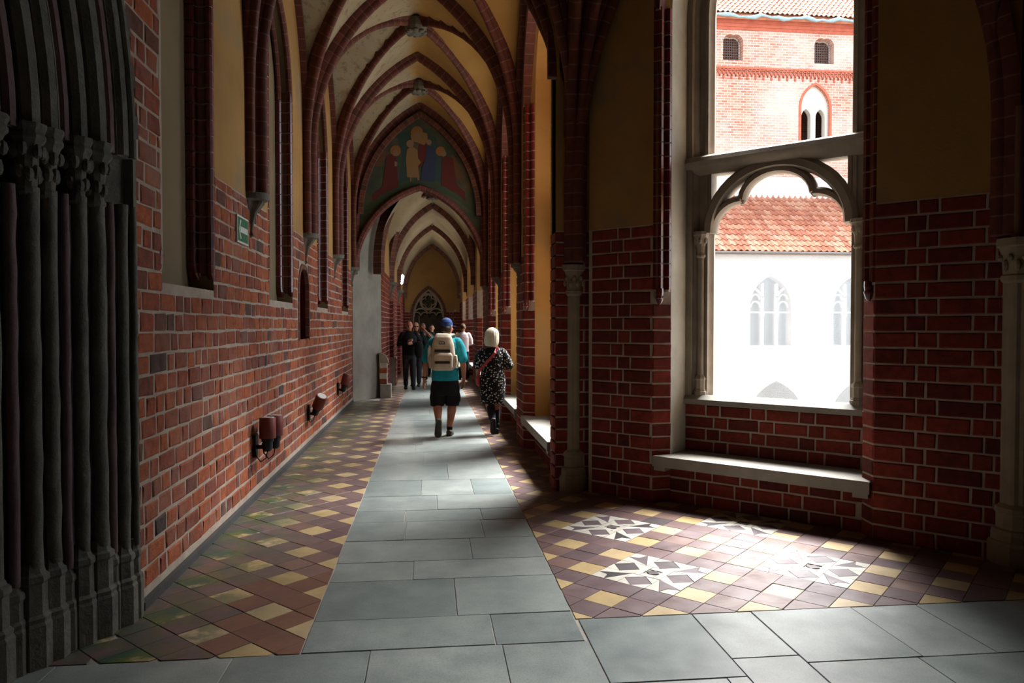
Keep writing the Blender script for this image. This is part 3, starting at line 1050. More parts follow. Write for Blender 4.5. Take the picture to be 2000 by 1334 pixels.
def bay_skin(parent, fr, L, o0, o1, mat='brick_red', nface=300, ztop=2.5, shaft=True, zshaft=4.4, detail=True, s_lo=0.0, s_hi=None):
    s_hi = L if s_hi is None else s_hi
    lst = courses(s_lo, o0, 0.0, ztop, 0.12, 0.015) + courses(o1, s_hi, 0.0, ztop, 0.12, 0.015)
    lay(parent, fr, 0, lst, mat, nface, 0.007)
    for o, sg in ((o0, 1), (o1, -1)):
        jf = jamb_frame(fr, o, sg)
        c = courses(0.0, .178, 0.0, 1.80, 0.12, 0.015, st=.19, hd=.19)
        c = [b for b in c if b[1] - b[0] > .1]
        c = [(0.0, .178, round(b[2] / .12) * .12, .105) for b in c]
        c = list({round(b[2], 3): b for b in c}.values())
        lay(parent, jf, 0, c, mat, nface, 0.007)
        if shaft:
            z = 1.92
            while z < zshaft:
                child('moulded_brick', shm, parent, Matrix.Translation(jf.P(0, 0, z)) @ jf.M())
                z += 0.12
            t = MB()
            t.plan(jf, [(.004 + a * .955, -b * .8 + .004) for a, b in SHP], 1.9, zshaft)
            t.build('jamb_mortar', 'mortar', parent)
            t = MB()   # carved stop under the round shaft
            c0 = jf.P(.058 if sg > 0 else .12, -.02, 0)
            t.lathe((c0.x, c0.y, 1.80), [(.006, -.02), (.022, 0.0), (.034, .03), (.03, .06), (.036, .09), (.034, .13)], 10)
            t.ell((c0.x, c0.y, 1.845), (.04, .04, .03), 8, 5)
            t.build('shaft_stop', 'brick_glazed', parent)
            A = [fr.P(p[0], .03, p[1]) for p in pointed(o0 + .03, o1 - .03, OZS - .05, OZA - .03, 12)]
    if shaft:
        t = MB()
        t.sweep(A, [(-.04, .03), (-.04, -.01), (0, -.035), (.04, -.01), (.1, -.04), (.12, .04)], fr.N)
        t.build('arch_moulding', 'rib', parent)
    if detail:
        lay(parent, fr, CHN, courses(o0 + CHS, o1 - CHS, -0.01, 0.335, 0.12, 0.015, st=.25, hd=.16), mat, nface, 0.007)
        lay(parent, fr, 0.45, courses(o0 + CHS, o1 - CHS, 0.43, 0.875, 0.112, 0.016), mat, nface, 0.007)

def make_window(name, fr, r0, r1, label, full=True):
    """stone frame, sill, transom and cusped lower arch between the plaster reveals r0..r1"""
    root = empty(name, fr.P((r0 + r1) / 2, .5, 0), label, 'window', kind='structure')
    c, hw = (r0 + r1) / 2, (r1 - r0) / 2
    a = hw - 0.21
    t = MB()
    o0, o1 = r0 - CHS, r1 + CHS
    t.plan(fr, [(o0 + .02, -.035), (o1 - .02, -.035), (o1 - .02, .02), (r1 + .012, CHN), (r1 + .01, .46), (r0 - .01, .46), (r0 - .012, CHN), (o0 + .02, .02)], 0.335, 0.43, 0.006)
    for s0 in (o0 + .03, o1 - .14):
        t.plan(fr, [(s0, -.025), (s0 + .11, -.025), (s0 + .11, .08), (s0, .08)], 0.30, 0.336)
    t.build('seat_slab', 'stone_sill', root)
    t = MB()
    pf = [(0.40, .875), (0.40, .915), (0.45, .955), (0.80, .93), (0.80, .86), (.45, .86)]
    t.prism([fr.P(r0 - .005, n, z) for n, z in pf], [fr.P(r1 + .005, n, z) for n, z in pf])
    t.build('sill', 'stone_sill', root)
    # jambs
    for sg, e in ((1, r0), (-1, r1)):
        t = MB()
        pl = [(0, .44), (.055, .44), (.06, .475), (.085, .49), (.10, .52), (.15, .53), (.155, .505), (.185, .505), (.19, .56), (.21, .59), (.19, .66), (0, .68)]
        t.plan(fr, [(e + sg * p[0], p[1]) for p in pl], .93, OZS + .02)
        t.build('jamb', 'stone_frame', root, smooth=True, angle=35)
        t = MB()
        cc = fr.P(e + sg * .125, .495, 0)
        t.lathe((cc.x, cc.y, 0), [(.062, .94), (.062, .985), (.055, .99), (.055, 1.0), (.048, 1.01), (.048, 1.09), (.055, 1.10), (.05, 1.115), (.032, 1.14), (.032, 1.15)], 8, PI / 8)
        t.build('colonette_base', 'stone_frame', root)
        t = MB()
        t.lathe((cc.x, cc.y, 0), [(.03, 1.14), (.03, 2.26)], 14)
        t.build('colonette', 'stone_frame', root, smooth=True, angle=35)
        t = MB()
        t.lathe((cc.x, cc.y, 0), [(.03, 2.22), (.045, 2.235), (.045, 2.25), (.034, 2.26), (.04, 2.33), (.058, 2.40), (.068, 2.43), (.075, 2.435), (.075, 2.465)], 10)
        for i in range(6):
            an = i * PI / 3
            t.ell((cc.x + .05 * math.cos(an), cc.y + .05 * math.sin(an), 2.385), (.018, .018, .035), 7, 5)
        t.build('capital', 'stone_frame', root)
    # upper arch of the frame
    t = MB()
    pp = [fr.P(p[0], .56, p[1]) for p in pointed(r0 + .10, r1 - .10, OZS, OZA - CHS - .10, 12)]
    t.sweep(pp, [(-.12, -.1), (-.12, -.045), (-.085, -.04), (-.07, -.015), (-.04, 0), (-.03, .05), (-.055, .055), (-.055, .085), (0, .09), (.03, .11), (.10, .09), (.12, -.1)], fr.N)
    t.build('frame_arch', 'stone_frame', root, smooth=True, angle=35)
    # transom
    t = MB()
    pf = [(.42, 3.06), (.40, 3.10), (.42, 3.14), (.47, 3.165), (.72, 3.15), (.72, 3.03), (.64, 2.99), (.50, 2.99), (.46, 3.02)]
    t.prism([fr.P(r0, n, z) for n, z in pf], [fr.P(r1, n, z) for n, z in pf])
    t.build('transom', 'stone_frame', root, smooth=True, angle=30)
    # lower arch: round outer ring and three-lobed inner tracery
    OCT = lambda wd, d: [(-d, -wd * .4), (-d * .5, -wd), (d * .5, -wd), (d, -wd * .4), (d, wd * .6), (d * .5, wd), (-d * .5, wd), (-d, wd * .6)]
    t = MB()
    zc = 2.45
    pp = [fr.P(c - a * 1.03 * math.cos(PI * i / 22), .55, zc + 0.575 * math.sin(PI * i / 22)) for i in range(23)]
    t.sweep(pp, OCT(.058, .09), fr.N)
    t.build('arch_ring', 'stone_frame', root, smooth=True, angle=35)
    t = MB()
    rl = a * .475
    path = []
    for i in range(9):
        an = PI - (PI / 2) * i / 8
        path.append((c - a + rl + rl * math.cos(an), zc + .285 * math.sin(an)))
    cus = len(path)
    for i in range(1, 16):
        an = PI + .12 - (PI + .24) * i / 16
        path.append((c + (a - rl) * math.cos(an), 2.715 + .25 * math.sin(an) * 1.0))
    for i in range(8, -1, -1):
        an = PI - (PI / 2) * i / 8
        path.append((c + a - rl - rl * math.cos(an), zc + .285 * math.sin(an)))
    pr = OCT(.036, .065)
    seg1 = [fr.P(p[0], .55, p[1]) for p in path[:9]]
    seg2 = [fr.P(p[0], .55, p[1]) for p in path[8:-8]]
    seg3 = [fr.P(p[0], .55, p[1]) for p in path[-9:]]
    for sgm in (seg1, seg2, seg3):
        t.sweep(sgm, pr, fr.N)
    for q in (8, len(path) - 9):
        p = fr.P(path[q][0], .55, path[q][1])
        t.lathe((p.x, p.y, p.z), [(.012, -.045), (.032, -.02), (.034, .02), (.012, .045)], 8)
    # short struts tying the cusps to the ring
    t.build('cusped_tracery', 'stone_frame', root, smooth=True, angle=35)
    # little lip under the transom framing the spandrels
    t = MB()
    for sg, e in ((1, r0 + .19), (-1, r1 - .19)):
        t.fbox(fr, min(e, e + sg * .03), max(e, e + sg * .03), .50, .62, 2.46, 3.0)
    t.build('spandrel_frame', 'stone_frame', root)
    return root

simple('brick_outer', '8a4a38', 'a05844', 3, .9, .2)
# diagonal corner wall
mb = MB()
bay_core(mb, BAY, 3.40, .68, 2.52, 1)
wall_bay = tag(mb.build('wall_bay', ['wall_bay_base', 'plaster_white', 'brick_outer']), 'diagonal brick and ochre plaster wall framing the big tracery window', 'wall', kind='structure')
bay_skin(wall_bay, BAY, 3.40, .68, 2.52, s_lo=.04, s_hi=3.36)
make_window('window_1', BAY, .68 + CHS, 2.52 - CHS, 'large stone tracery window with transom and cusped lower arch over a stone seat')
# cross-passage wall to the right, kept windowless to cut light from that side
XB = Frame((3.98, 4.60), (1, 0), (0, 1))
mb = MB()
mb.fbox(XB, 0, 7.4, 0, WT, -5, ZT)
wall_cross = tag(mb.build('wall_cross', ['wall_bay_base', 'plaster_white', 'brick_outer']), 'brick wall of the cross passage beyond the round end column', 'wall', kind='structure')
lay(wall_cross, XB, 0, courses(.05, 7.2, 0, 2.5, .12, .015), 'brick_red', 0, .007)
# corridor wall
mb = MB()
RB = []
for k in range(3):
    L = RY[k + 1] - RY[k]
    if k == 0:
        L = RY[1] - 7.03
    RB.append((Frame((XR, RY[k + 1]), (0, -1), (1, 0)), L, .36, L - (.28 if k == 0 else .36)))
FY = [16.15, 20.2, 24.6, 29.0]
for k in range(3):
    L = FY[k + 1] - FY[k]
    RB.append((Frame((XR, FY[k + 1]), (0, -1), (1, 0)), L, .9, L - .9))
for k, (fr, L, o0, o1) in enumerate(RB):
    bay_core(mb, fr, L, o0, o1, 1, *((OZS, OZA) if k < 3 else (3.0, 4.3)))
mb.box(XR, XR + WT, 15.65, 16.15, -5, ZT)
mb.box(XR, XR + WT, 29.0, 32.0, -5, ZT)
mb.box(XR, 2.3, 7.03, 7.25, -5, ZT)

mb.box(4.0, 4.7, 4.75, 5.3, -5, ZT)
wall_right = tag(mb.build('wall_right', ['wall_bay_base', 'plaster_ochre', 'brick_outer']), 'courtyard side wall of brick piers with deep ochre plastered window reveals', 'wall', kind='structure')
for ya, yb in ((15.66, 16.14), (29.0, 31.0)):
    lay(wall_right, Frame((XR, yb), (0, -1), (1, 0)), 0, courses(0, yb - ya, 0, 2.5, .12, .015), 'brick_red', 0, .007)
lay(wall_right, Frame((XR, 7.03), (1, 0), (0, 1)), 0, courses(0, .55, 0, 2.5, .12, .015), 'brick_red', 30, .007)
for k, (fr, L, o0, o1) in enumerate(RB):
    bay_skin(wall_right, fr, L, o0, o1, nface=(110, 80, 30, 0, 0, 0)[k], shaft=k < 3, detail=True)
ord_ = ['nearest the slender column', 'between two brick piers of the corridor', 'beside the frescoed arch wall', 'in the low far corridor just past the fresco', 'midway along the low far corridor', 'in the low far corridor near its end door']
for k, (fr, L, o0, o1) in enumerate(RB):
    if k < 3:
        make_window('window_%d' % (k + 2), fr, o0 + CHS, o1 - CHS, 'deep corridor window with stone seat ' + ord_[k])
    else:
        root = empty('window_%d' % (k + 2), fr.P(L / 2, .5, 0), 'deep window recess ' + ord_[k], 'window', kind='structure')
        t = MB()
        t.fbox(fr, o0 + .02, o1 - .02, -.035, .46, .335, .43, .006)
        t.build('seat_slab', 'stone_sill', root)
        t = MB()
        for s_ in (o0 + CHS, (o0 + o1) / 2 - .05, o1 - CHS - .1):
            t.fbox(fr, s_, s_ + .1, .5, .62, .88, 4.0)
        t.build('mullion', 'stone_frame', root)
# corbels of the far right ribs
for yk in RY[1:]:
    corbel(wall_right, Frame((XR, 0), (0, -1), (1, 0)), -yk, 2.42, .9)
for yk in FY[1:]:
    corbel(wall_right, Frame((XR, 0), (0, -1), (1, 0)), -yk, 2.85, .9)

# ------------------------------------------------------------------ columns
def column(x, y, r, label, zc0, zc1):
    root = empty('stone_column', (x, y, 0), label, 'column')
    t = MB()
    t.lathe((x, y, 0), [(r * 1.58, 0), (r * 1.58, .13), (r * 1.5, .15), (r * 1.42, .155), (r * 1.42, .20), (r * 1.36, .225), (r * 1.2, .235), (r * 1.2, .33), (r * 1.28, .345), (r * 1.22, .375), (r, .40)], 16, PI / 16)
    t.build('base', 'stone_column', root)
    t = MB()
    n = 32
    rg = []
    for z in (.39, zc0 + .01):
        rg.append([(x + r * (1 - .07 * (i % 4 == 0)) * math.cos(2 * PI * i / n), y + r * (1 - .07 * (i % 4 == 0)) * math.sin(2 * PI * i / n), z) for i in range(n)])
    t.loft(rg)
    t.build('shaft', 'stone_column', root)
    t = MB()
    t.lathe((x, y, 0), [(r, zc0 - .02), (r * 1.12, zc0), (r * 1.12, zc0 + .03), (r * 1.04, zc0 + .04), (r * 1.08, zc0 + .16), (r * 1.22, zc1 - .06), (r * 1.34, zc1 - .05), (r * 1.34, zc1)], 16, PI / 16)
    cp = t.build('capital', 'stone_column', root)
    t = MB()
    for i in range(10):
        a = 2 * PI * i / 10
        t.ell((x + r * 1.07 * math.cos(a), y + r * 1.07 * math.sin(a), zc0 + .10), (.022, .022, .04), 7, 5)
        t.ell((x + r * 1.12 * math.cos(a + .3), y + r * 1.12 * math.sin(a + .3), zc0 + .15), (.02, .02, .025), 7, 5)
    t.build('leaf_carving', 'stone_column', cp)
column(1.365, 7.10, .10, 'slender stone column with carved capital between corridor and corner window', 1.90, 2.18)
column(3.95, 4.57, .12, 'thicker round stone column at the far end of the diagonal brick wall', 1.90, 2.18)
t = MB()   # moulded brick bundle on the slender column
for dx, dy, rr in ((-.07, -.03, .038), (0, -.065, .042), (.07, -.02, .038), (0, .03, .075)):
    t.lathe((1.365 + dx, 7.1 + dy, 0), [(rr, 2.18), (rr, 3.05)], 10)
    t.lathe((3.95 + dx, 4.57 + dy, 0), [(rr, 2.18), (rr, 3.05)], 10)
t.build('rib_bundle', 'rib', ceiling, smooth=True, angle=40)

# ------------------------------------------------------------------ portal in the left wall
portal = empty('door_2', (-1.9, 2.2, 0), 'dark weathered limestone portal with stepped shafts and leafy carved capitals', 'portal', kind='structure')
def jp(t):
    return (-1.60 - .41 * t, 4.24 - .912 * t)
SHAFTS = [(.015, .022, 'stone_dark'), (.095, .042, 'stone_dark'), (.17, .030, 'stone_pink'), (.245, .05, 'stone_dark'), (.355, .045, 'stone_dark'), (.44, .03, 'stone_pink'), (.52, .045, 'stone_dark'), (.62, .05, 'stone_dark'), (.72, .034, 'stone_pink'), (.82, .055, 'stone_dark'), (.95, .05, 'stone_dark'), (1.06, .05, 'stone_dark')]
PF = {1: lambda x, y: (x, y), -1: lambda x, y: (x, 4.4 - y)}
for sg in (1, -1):
    F = PF[sg]
    # stepped core behind the shafts
    t = MB()
    pts = [F(XL + .005, 4.33)]
    for i in range(12):
        x, y = jp(i * .1)
        pts += [F(x - .10, y), F(x - .10 - .041, y)] if i else [F(x - .02, y + .03), F(x - .07, y + .02)]
    pts += [F(-2.25, 3.2), F(-2.3, 4.33)]
    t.plan(WF, pts, 0, PZ + .05)
    t.build('jamb', 'stone_dark', portal)
    for (tt, r, mt) in SHAFTS:
        r *= .8
        x, y = F(*jp(tt))
        big = r > .035
        hz = .46 if big else .40
        t = MB()
        k = 1.0
        t.lathe((x - .02, y, 0), [(r * 1.75 + .022, 0), (r * 1.75 + .022, .20), (r * 1.6 + .02, .215), (r * 1.7 + .02, .235), (r * 1.5 + .012, .25), (r * 1.5 + .010, hz - .07), (r * 1.75 + .012, hz - .055), (r * 1.7 + .01, hz - .03), (r * 1.4 + .008, hz - .02), (r * 1.45, hz), (r, hz + .03)], 8, PI / 8)
        t.build('shaft_base', mt if mt != 'stone_pink' else 'stone_dark', portal)
        t = MB()
        n = 10
        ring = []
        rnd = random.Random(int(tt * 997))
        nz = 14
        for q in range(nz + 1):
            z = hz + (2.24 - hz) * q / nz
            rr = r * (1 + rnd.uniform(-.10, .05))
            dx, dy = rnd.uniform(-.003, .003), rnd.uniform(-.003, .003)
            ring.append([(x + dx + rr * math.cos(2 * PI * i / n), y + dy + rr * math.sin(2 * PI * i / n), z) for i in range(n)])
        t.loft(ring)
        t.build('shaft', mt, portal, smooth=True, angle=50)
        if big:
            t = MB()
            t.lathe((x - .01, y, 0), [(r, 2.20), (r * 1.3, 2.215), (r * 1.3, 2.23), (r * 1.05, 2.245), (r * 1.3, 2.38), (r * 1.7, 2.44), (r * 2.1, 2.46), (r * 2.1, 2.475), (r * 1.9, 2.49), (r * 2.2, 2.515), (r * 2.2, 2.53)], 10)
            for row, (zz, kk) in enumerate(((2.30, 1.15), (2.40, 1.55))):
                for i in range(7):
                    a = 2 * PI * (i + row * .5) / 7 + rnd.uniform(-.2, .2)
                    t.ell((x - .01 + r * kk * math.cos(a), y + r * kk * math.sin(a), zz + rnd.uniform(-.015, .015)), (.024, .024, .034), 7, 5)
            t.build('capital', 'stone_dark', portal)
# archivolts, order by order
for (tt, r, mt) in SHAFTS:
    x, y = jp(tt)
    Rr = y - PC
    th = math.acos(min(1, .25 / Rr))
    pa = [Vector((x, PC + Rr * math.cos(th * i / 14), PZ + Rr * math.sin(th * i / 14))) for i in range(15)]
    pb = [Vector((x, 4.4 - p.y, p.z)) for p in reversed(pa[:-1])]
    t = MB()
    t.sweep(pa + pb, [(r * 1.05 * math.cos(q * PI / 4), r * 1.05 * math.sin(q * PI / 4)) for q in range(8)], Vector((1, 0, 0)))
    # step behind the roll
    w2 = .06
    t.sweep(pa + pb, [(-.12, -.02), (-.03, -.02), (-.03, .12), (-.12, .12)], Vector((1, 0, 0)))
    t.build('archivolt', mt, portal, smooth=True, angle=40)
    for v in (1,):
        pass
# dark glazed voussoirs on the outer edge
nv = 24
for i in range(nv):
    a0, a1 = 1.35 * i / nv, 1.35 * (i + .9) / nv
    if i % 2 == 0: continue
    t = MB()
    q = [(PC + rr * math.cos(a), PZ + rr * math.sin(a)) for rr, a in ((PR + .005, a0), (PR + .075, a0), (PR + .075, a1), (PR + .005, a1))]
    t.prism([LW.P(p[0], .01, p[1]) for p in q], [LW.P(p[0], -.012, p[1]) for p in q])
    t.build('voussoir', 'brick_dark', portal)
# outer roll of the portal against the brick wall
t = MB()
t.box(-2.3, -2.24, .9, 3.5, 0, 4.6)
dl = t.build('door_panel', 'oak', portal)
t = MB()
for i in range(7):
    t.box(-2.24, -2.225, 1.22 + i * .29, 1.22 + i * .29 + .275, 0.02, 4.3)
t.build('door_board', 'oak', dl)

# ------------------------------------------------------------------ far low corridor beyond the fresco
FX0, FX1 = -1.10, XR
FZS, FZA = 2.95, 4.75
FXC = (FX0 + FX1) / 2
mb = MB()
ang = [(-1.64, 15.6), (-1.64, 16.1), (-1.11, 16.75), (-1.11, 31.7), (-1.5, 31.7), (-2.2, 16.0), (-2.2, 15.6)]
mb.plan(WF, [(-1.62, 15.70), (-1.11, 16.73), (-1.3, 17.2), (-2.2, 17.2), (-2.2, 15.70)], 0, ZT)
wall_angled = tag(mb.build('wall_angled', 'plaster_grey'), 'blank pale plastered wall angled inwards behind the frescoed arch', 'wall', kind='structure')
FL = Frame((FX0, 0), (0, 1), (-1, 0))
mb = MB()
mb.fbox(FL, 16.73, 31.8, 0, .5, 0, ZT)
mb.fbox(FL, 19.9, 20.5, -.10, .01, 0, 2.25)
mb.fbox(FL, 24.3, 24.9, -.10, .01, 0, 2.25)
mb.fbox(FL, 19.86, 20.54, -.17, .01, 0, .75)
wall_far = tag(mb.build('wall_far_left', 'wall_end_base'), 'dark brick wall of the low far corridor with projecting piers', 'wall', kind='structure')
lay(wall_far, FL, 0, courses(16.76, 31.4, 0, 2.9, .12, .016), 'brick_red', 0)
for ys in (19.9, 24.3):
    lay(wall_far, FL, -.10, courses(ys, ys + .6, 0 if ys > 20 else .75, 2.25, .12, .016), 'brick_red', 0)
    pf = Frame((FX0 + .10, ys), (-1, 0), (0, 1))
    pf = Frame((FX0, ys), (1, 0), (0, 1))
    lay(wall_far, pf, 0, courses(0, .10, 0, 2.25, .12, .016), 'brick_red', 0)
    corbel(wall_far, FL, ys + .3, 2.75, 1.5)
lay(wall_far, FL, -.17, courses(19.86, 20.54, 0, .75, .12, .016), 'brick_red', 0)
FYR = [16.15, 20.2, 24.6, 30.3]
for k in range(3):
    y0, y1 = FYR[k], FYR[k + 1]
    yc = (y0 + y1) / 2
    web(FX0 - .02, FX1 + .02, y0, y1, FZS, FZA + .16, mat='vault_far')
    for xw in (FX0, FX1) if k == 0 else ():
        for ya, sg in ((y0, 1), (y1, -1)):
            rib((xw, ya + sg * .06), (FXC, yc), 2.7, FZS, FZA, .10, RIBP2, 'rib_brick')
    if k == 0: boss(FXC, yc, FZA)
for yk in FYR[1:]:
    for xw in (FX0, FX1):
        rib((xw, yk), (FXC, yk), 2.7, FZS, FZA, .12, RIBP2, 'rib_brick')
# end wall with traceried door
EY = 31.0
EF = Frame((0, EY), (1, 0), (0, 1))
DX0, DX1, DZS, DZA = -.76, .55, 1.95, 3.12
mb = MB()
da = pointed(DX0, DX1, DZS, DZA, 12)
panel(mb, EF, 0, [(-1.6, 0), (DX0, 0)] + da + [(DX1, 0), (2.0, 0), (2.0, ZT), (-1.6, ZT)])
mb.fbox(EF, -1.6, 2.0, .5, .6, 0, ZT)
band(mb, EF, [(DX0, 0)] + da + [(DX1, 0)], 0, [(DX0, 0)] + da + [(DX1, 0)], .5)
wall_end = tag(mb.build('wall_end', 'wall_end_base'), 'ochre plastered end wall with brick dado and traceried doorway', 'wall', kind='structure')
lay(wall_end, EF, 0, courses(-1.1, 1.19, 0, 2.17, .12, .016, gaps=lambda z: [t for t in [arch_half(DZS, DZA, DX0 - .05, DX1 + .05, z)] if t]), 'brick_red', 0)
door = empty('door_1', (-.1, EY, 0), 'dark pointed doorway with pale stone quatrefoil tracery in the end wall', 'door', kind='structure')
t = MB()
t.sweep([EF.P(p[0], -.01, p[1]) for p in [(DX0 - .05, 0)] + pointed(DX0 - .05, DX1 + .05, DZS, DZA + .07, 14) + [(DX1 + .05, 0)]], [(-.03, -.05), (.05, -.05), (.05, .06), (-.03, .06)], EF.N)
t.build('door_arch', 'rib_brick', door)
t = MB()
t.box(DX0, DX1, EY + .32, EY + .36, 0, 3.2)
t.build('door_leaf', 'oak', door)
t = MB()
def ringt(cx, cz, r, wd=.03, a0=0, a1=2 * PI, n=20, yy=EY + .12):
    cl = abs(a1 - a0 - 2 * PI) < 1e-3
    pts = [Vector((cx + r * math.cos(a0 + (a1 - a0) * i / n), yy, cz + r * math.sin(a0 + (a1 - a0) * i / n))) for i in range(n if cl else n + 1)]
    t.sweep(pts, [(-.05, -wd), (.05, -wd), (.05, wd), (-.05, wd)], Vector((0, 1, 0)), closed=cl)
dc = (DX0 + DX1) / 2
t.sweep([Vector((p[0], EY + .12, p[1])) for p in pointed(DX0 + .04, DX1 - .04, DZS, DZA - .05, 14)], [(-.06, -.035), (.06, -.035), (.06, .05), (-.06, .05)], Vector((0, 1, 0)))
ringt(dc, 2.58, .33, .035)
for i in range(4):
    an = i * PI / 2
    ringt(dc + .155 * math.cos(an), 2.58 + .155 * math.sin(an), .13, .022, an - 2.2, an + 2.2, 14)
for i in range(4):
    ringt(DX0 + .18 + i * .318, 1.98, .155, .022, 0, PI, 10)
for i, r in ((0, .31), (1, .31)):
    ringt(DX0 + .34 + i * .63, 1.98, r, .028, 0, PI, 14)
t.build('tracery', 'stone_frame', door, smooth=True, angle=35)
t = MB()
for x in (DX0 + .03, DX1 - .03):
    t.fbox(EF, x - .03, x + .03, .07, .17, 0, 1.98)
t.fbox(EF, DX0 + .25, DX0 + .28, .09, .13, 0, 1.98)
t.build('door_jamb', 'stone_frame', door)
# closing walls behind the camera
mb = MB()
mb.box(-2.6, 11.4, -1.8, -1.6, -.3, ZT)
tag(mb.build('wall_back', 'plaster_ochre'), 'plain ochre plaster wall closing the cross passage behind the viewer', 'wall', kind='structure')
mb = MB()
mb.box(11.2, 11.4, -1.8, 5.4, -.3, ZT)
tag(mb.build('wall_passage_end', 'plaster_ochre'), 'plain ochre plaster wall at the end of the cross passage', 'wall', kind='structure')

# ------------------------------------------------------------------ courtyard and the wing across it
simple('gravel', '9a948a', 'aaa498', 4, .95, .3)
simple('roof_tile', 'a8684c', 'c08468', 5, .85, .2)
simple('limewash', 'b4b0a8', 'c4c0b8', 2, .9, .1)
simple('pale_stone', 'cfc8bc', 'ddd6ca', 3, .9, .1)
simple('gutter', '5a5450', '6c645e', 3, .5, .1)
simple('net_blue', '7f959c', '98acb2', 20, .8, .3)
k = Nodes('window_glass')
gt, gg, gm, gf = k.n('ShaderNodeBsdfTransparent'), k.n('ShaderNodeBsdfGlossy'), k.n('ShaderNodeMixShader'), k.n('ShaderNodeFresnel', i_IOR=1.5)
gt.inputs[0].default_value = (.8, .86, .86, 1)
gg.inputs['Roughness'].default_value = .08
k.l(gf.outputs[0], gm.inputs[0]); k.l(gt.outputs[0], gm.inputs[1]); k.l(gg.outputs[0], gm.inputs[2])
k.l(gm.outputs[0], k.t.nodes['Material Output'].inputs[0])
MATS['window_glass'] = k.m
k = Nodes('facade_brick')
mp_ = k.n('ShaderNodeMapping')
mp_.inputs['Rotation'].default_value = (PI / 2, 0, 0)
k.l(k.pos(), mp_.inputs[0])
bt = k.n('ShaderNodeTexBrick', i_Scale=1.0, i_Mortar_Size=.010, i_Brick_Width=.29, i_Row_Height=.11)
bt.inputs['Color1'].default_value = lin('a8604c')
bt.inputs['Color2'].default_value = lin('c08a74')
bt.inputs['Mortar'].default_value = lin('c9beb2')
k.l(mp_.outputs[0], bt.inputs['Vector'])
c_ = k.mix(k.math('MULTIPLY', k.ramp(k.noise(.35, 5, .6), [(.4, (0, 0, 0, 1)), (.65, (1, 1, 1, 1))]), .6), bt.outputs[0], lin('cdb8ac'))
MATS['facade_brick'] = k.done(c_, .9, .2)

t = MB()
t.box(1.9, 36, 4.0, 37, -5.2, -5.0)
tag(t.build('floor_courtyard', 'gravel'), 'pale courtyard ground far below the windows', 'ground', kind='structure')
bld = empty('courtyard_building', (14, 30, -5), 'pinkish brick castle wing across the courtyard with tiled roofs and white sheeted gallery', 'building')
CF = Frame((0, 28), (1, 0), (0, 1))
GX = [-.5 + 3.46 * i for i in range(1, 9)]
GX = [13.36 + 3.46 * i for i in range(-2, 5)]
def gwin(cx):
    return [(cx - .85, .8), (cx + .85, .8)] + list(reversed(pointed(cx - .85, cx + .85, 2.35, 3.55, 8)))
def garch(cx):
    return [(cx - 1.25, -4.9), (cx + 1.25, -4.9)] + list(reversed(pointed(cx - 1.25, cx + 1.25, -2.4, -.62, 8)))
t = MB()
hs = [gwin(c) for c in GX] + [garch(c + .25) for c in GX]
panel(t, CF, 0, [(5, -5), (30, -5), (30, 4.75), (5, 4.75)], hs)
for h in hs:
    band(t, CF, h, 0, h, .5, True)
t.fbox(CF, 5, 30, 2.6, 2.9, -5, 8)
gal = t.build('gallery_wall', 'limewash', bld)
t = MB()
t.fbox(CF, 5, 30, -.06, .02, .70, .80)
t.build('string_course', 'pale_stone', gal)
for c in GX:
    t = MB()
    panel(t, CF, .42, gwin(c))
    wn = t.build('window', 'window_glass', bld)
    t = MB()
    for sx in (-.3, .3):
        t.fbox(CF, c + sx - .06, c + sx + .06, .1, .24, .8, 2.75)
        t.fbox(CF, c + sx - .09, c + sx + .09, .08, .26, 1.98, 2.1)
    t.fbox(CF, c - .85, c + .85, .12, .22, 2.08, 2.14)
    for sx in (-.575, .575):
        for cz, r in ((2.3, .2), (2.62, .17)):
            pp = [CF.P(c + sx + r * math.cos(PI * i / 10), .17, cz + r * 1.2 * math.sin(PI * i / 10)) for i in range(11)]
            t.sweep(pp, [(-.05, -.024), (.05, -.024), (.05, .024), (-.05, .024)], CF.N)
    for sg in (-1, 1):
        pp = [CF.P(c + sg * (.3 + .45 * i / 6), .17, 2.75 + .35 * math.sin(i / 6 * PI / 2)) for i in range(7)]
        t.sweep(pp, [(-.05, -.04), (.05, -.04), (.05, .04), (-.05, .04)], CF.N)
        t.fbox(CF, c + sg * .3 - .05, c + sg * .3 + .05, .1, .24, 2.7, 3.25)
    t.build('tracery', 'pale_stone', wn)
# gallery floor and end walls behind the openings
t = MB()
t.fbox(CF, 5, 30, .02, 2.6, -.2, 0)
t.fbox(CF, 5, 5.2, .02, 2.6, -5, 4.6)
t.fbox(CF, 29.8, 30, .02, 2.6, -5, 4.6)
t.build('gallery_floor', 'limewash', bld)
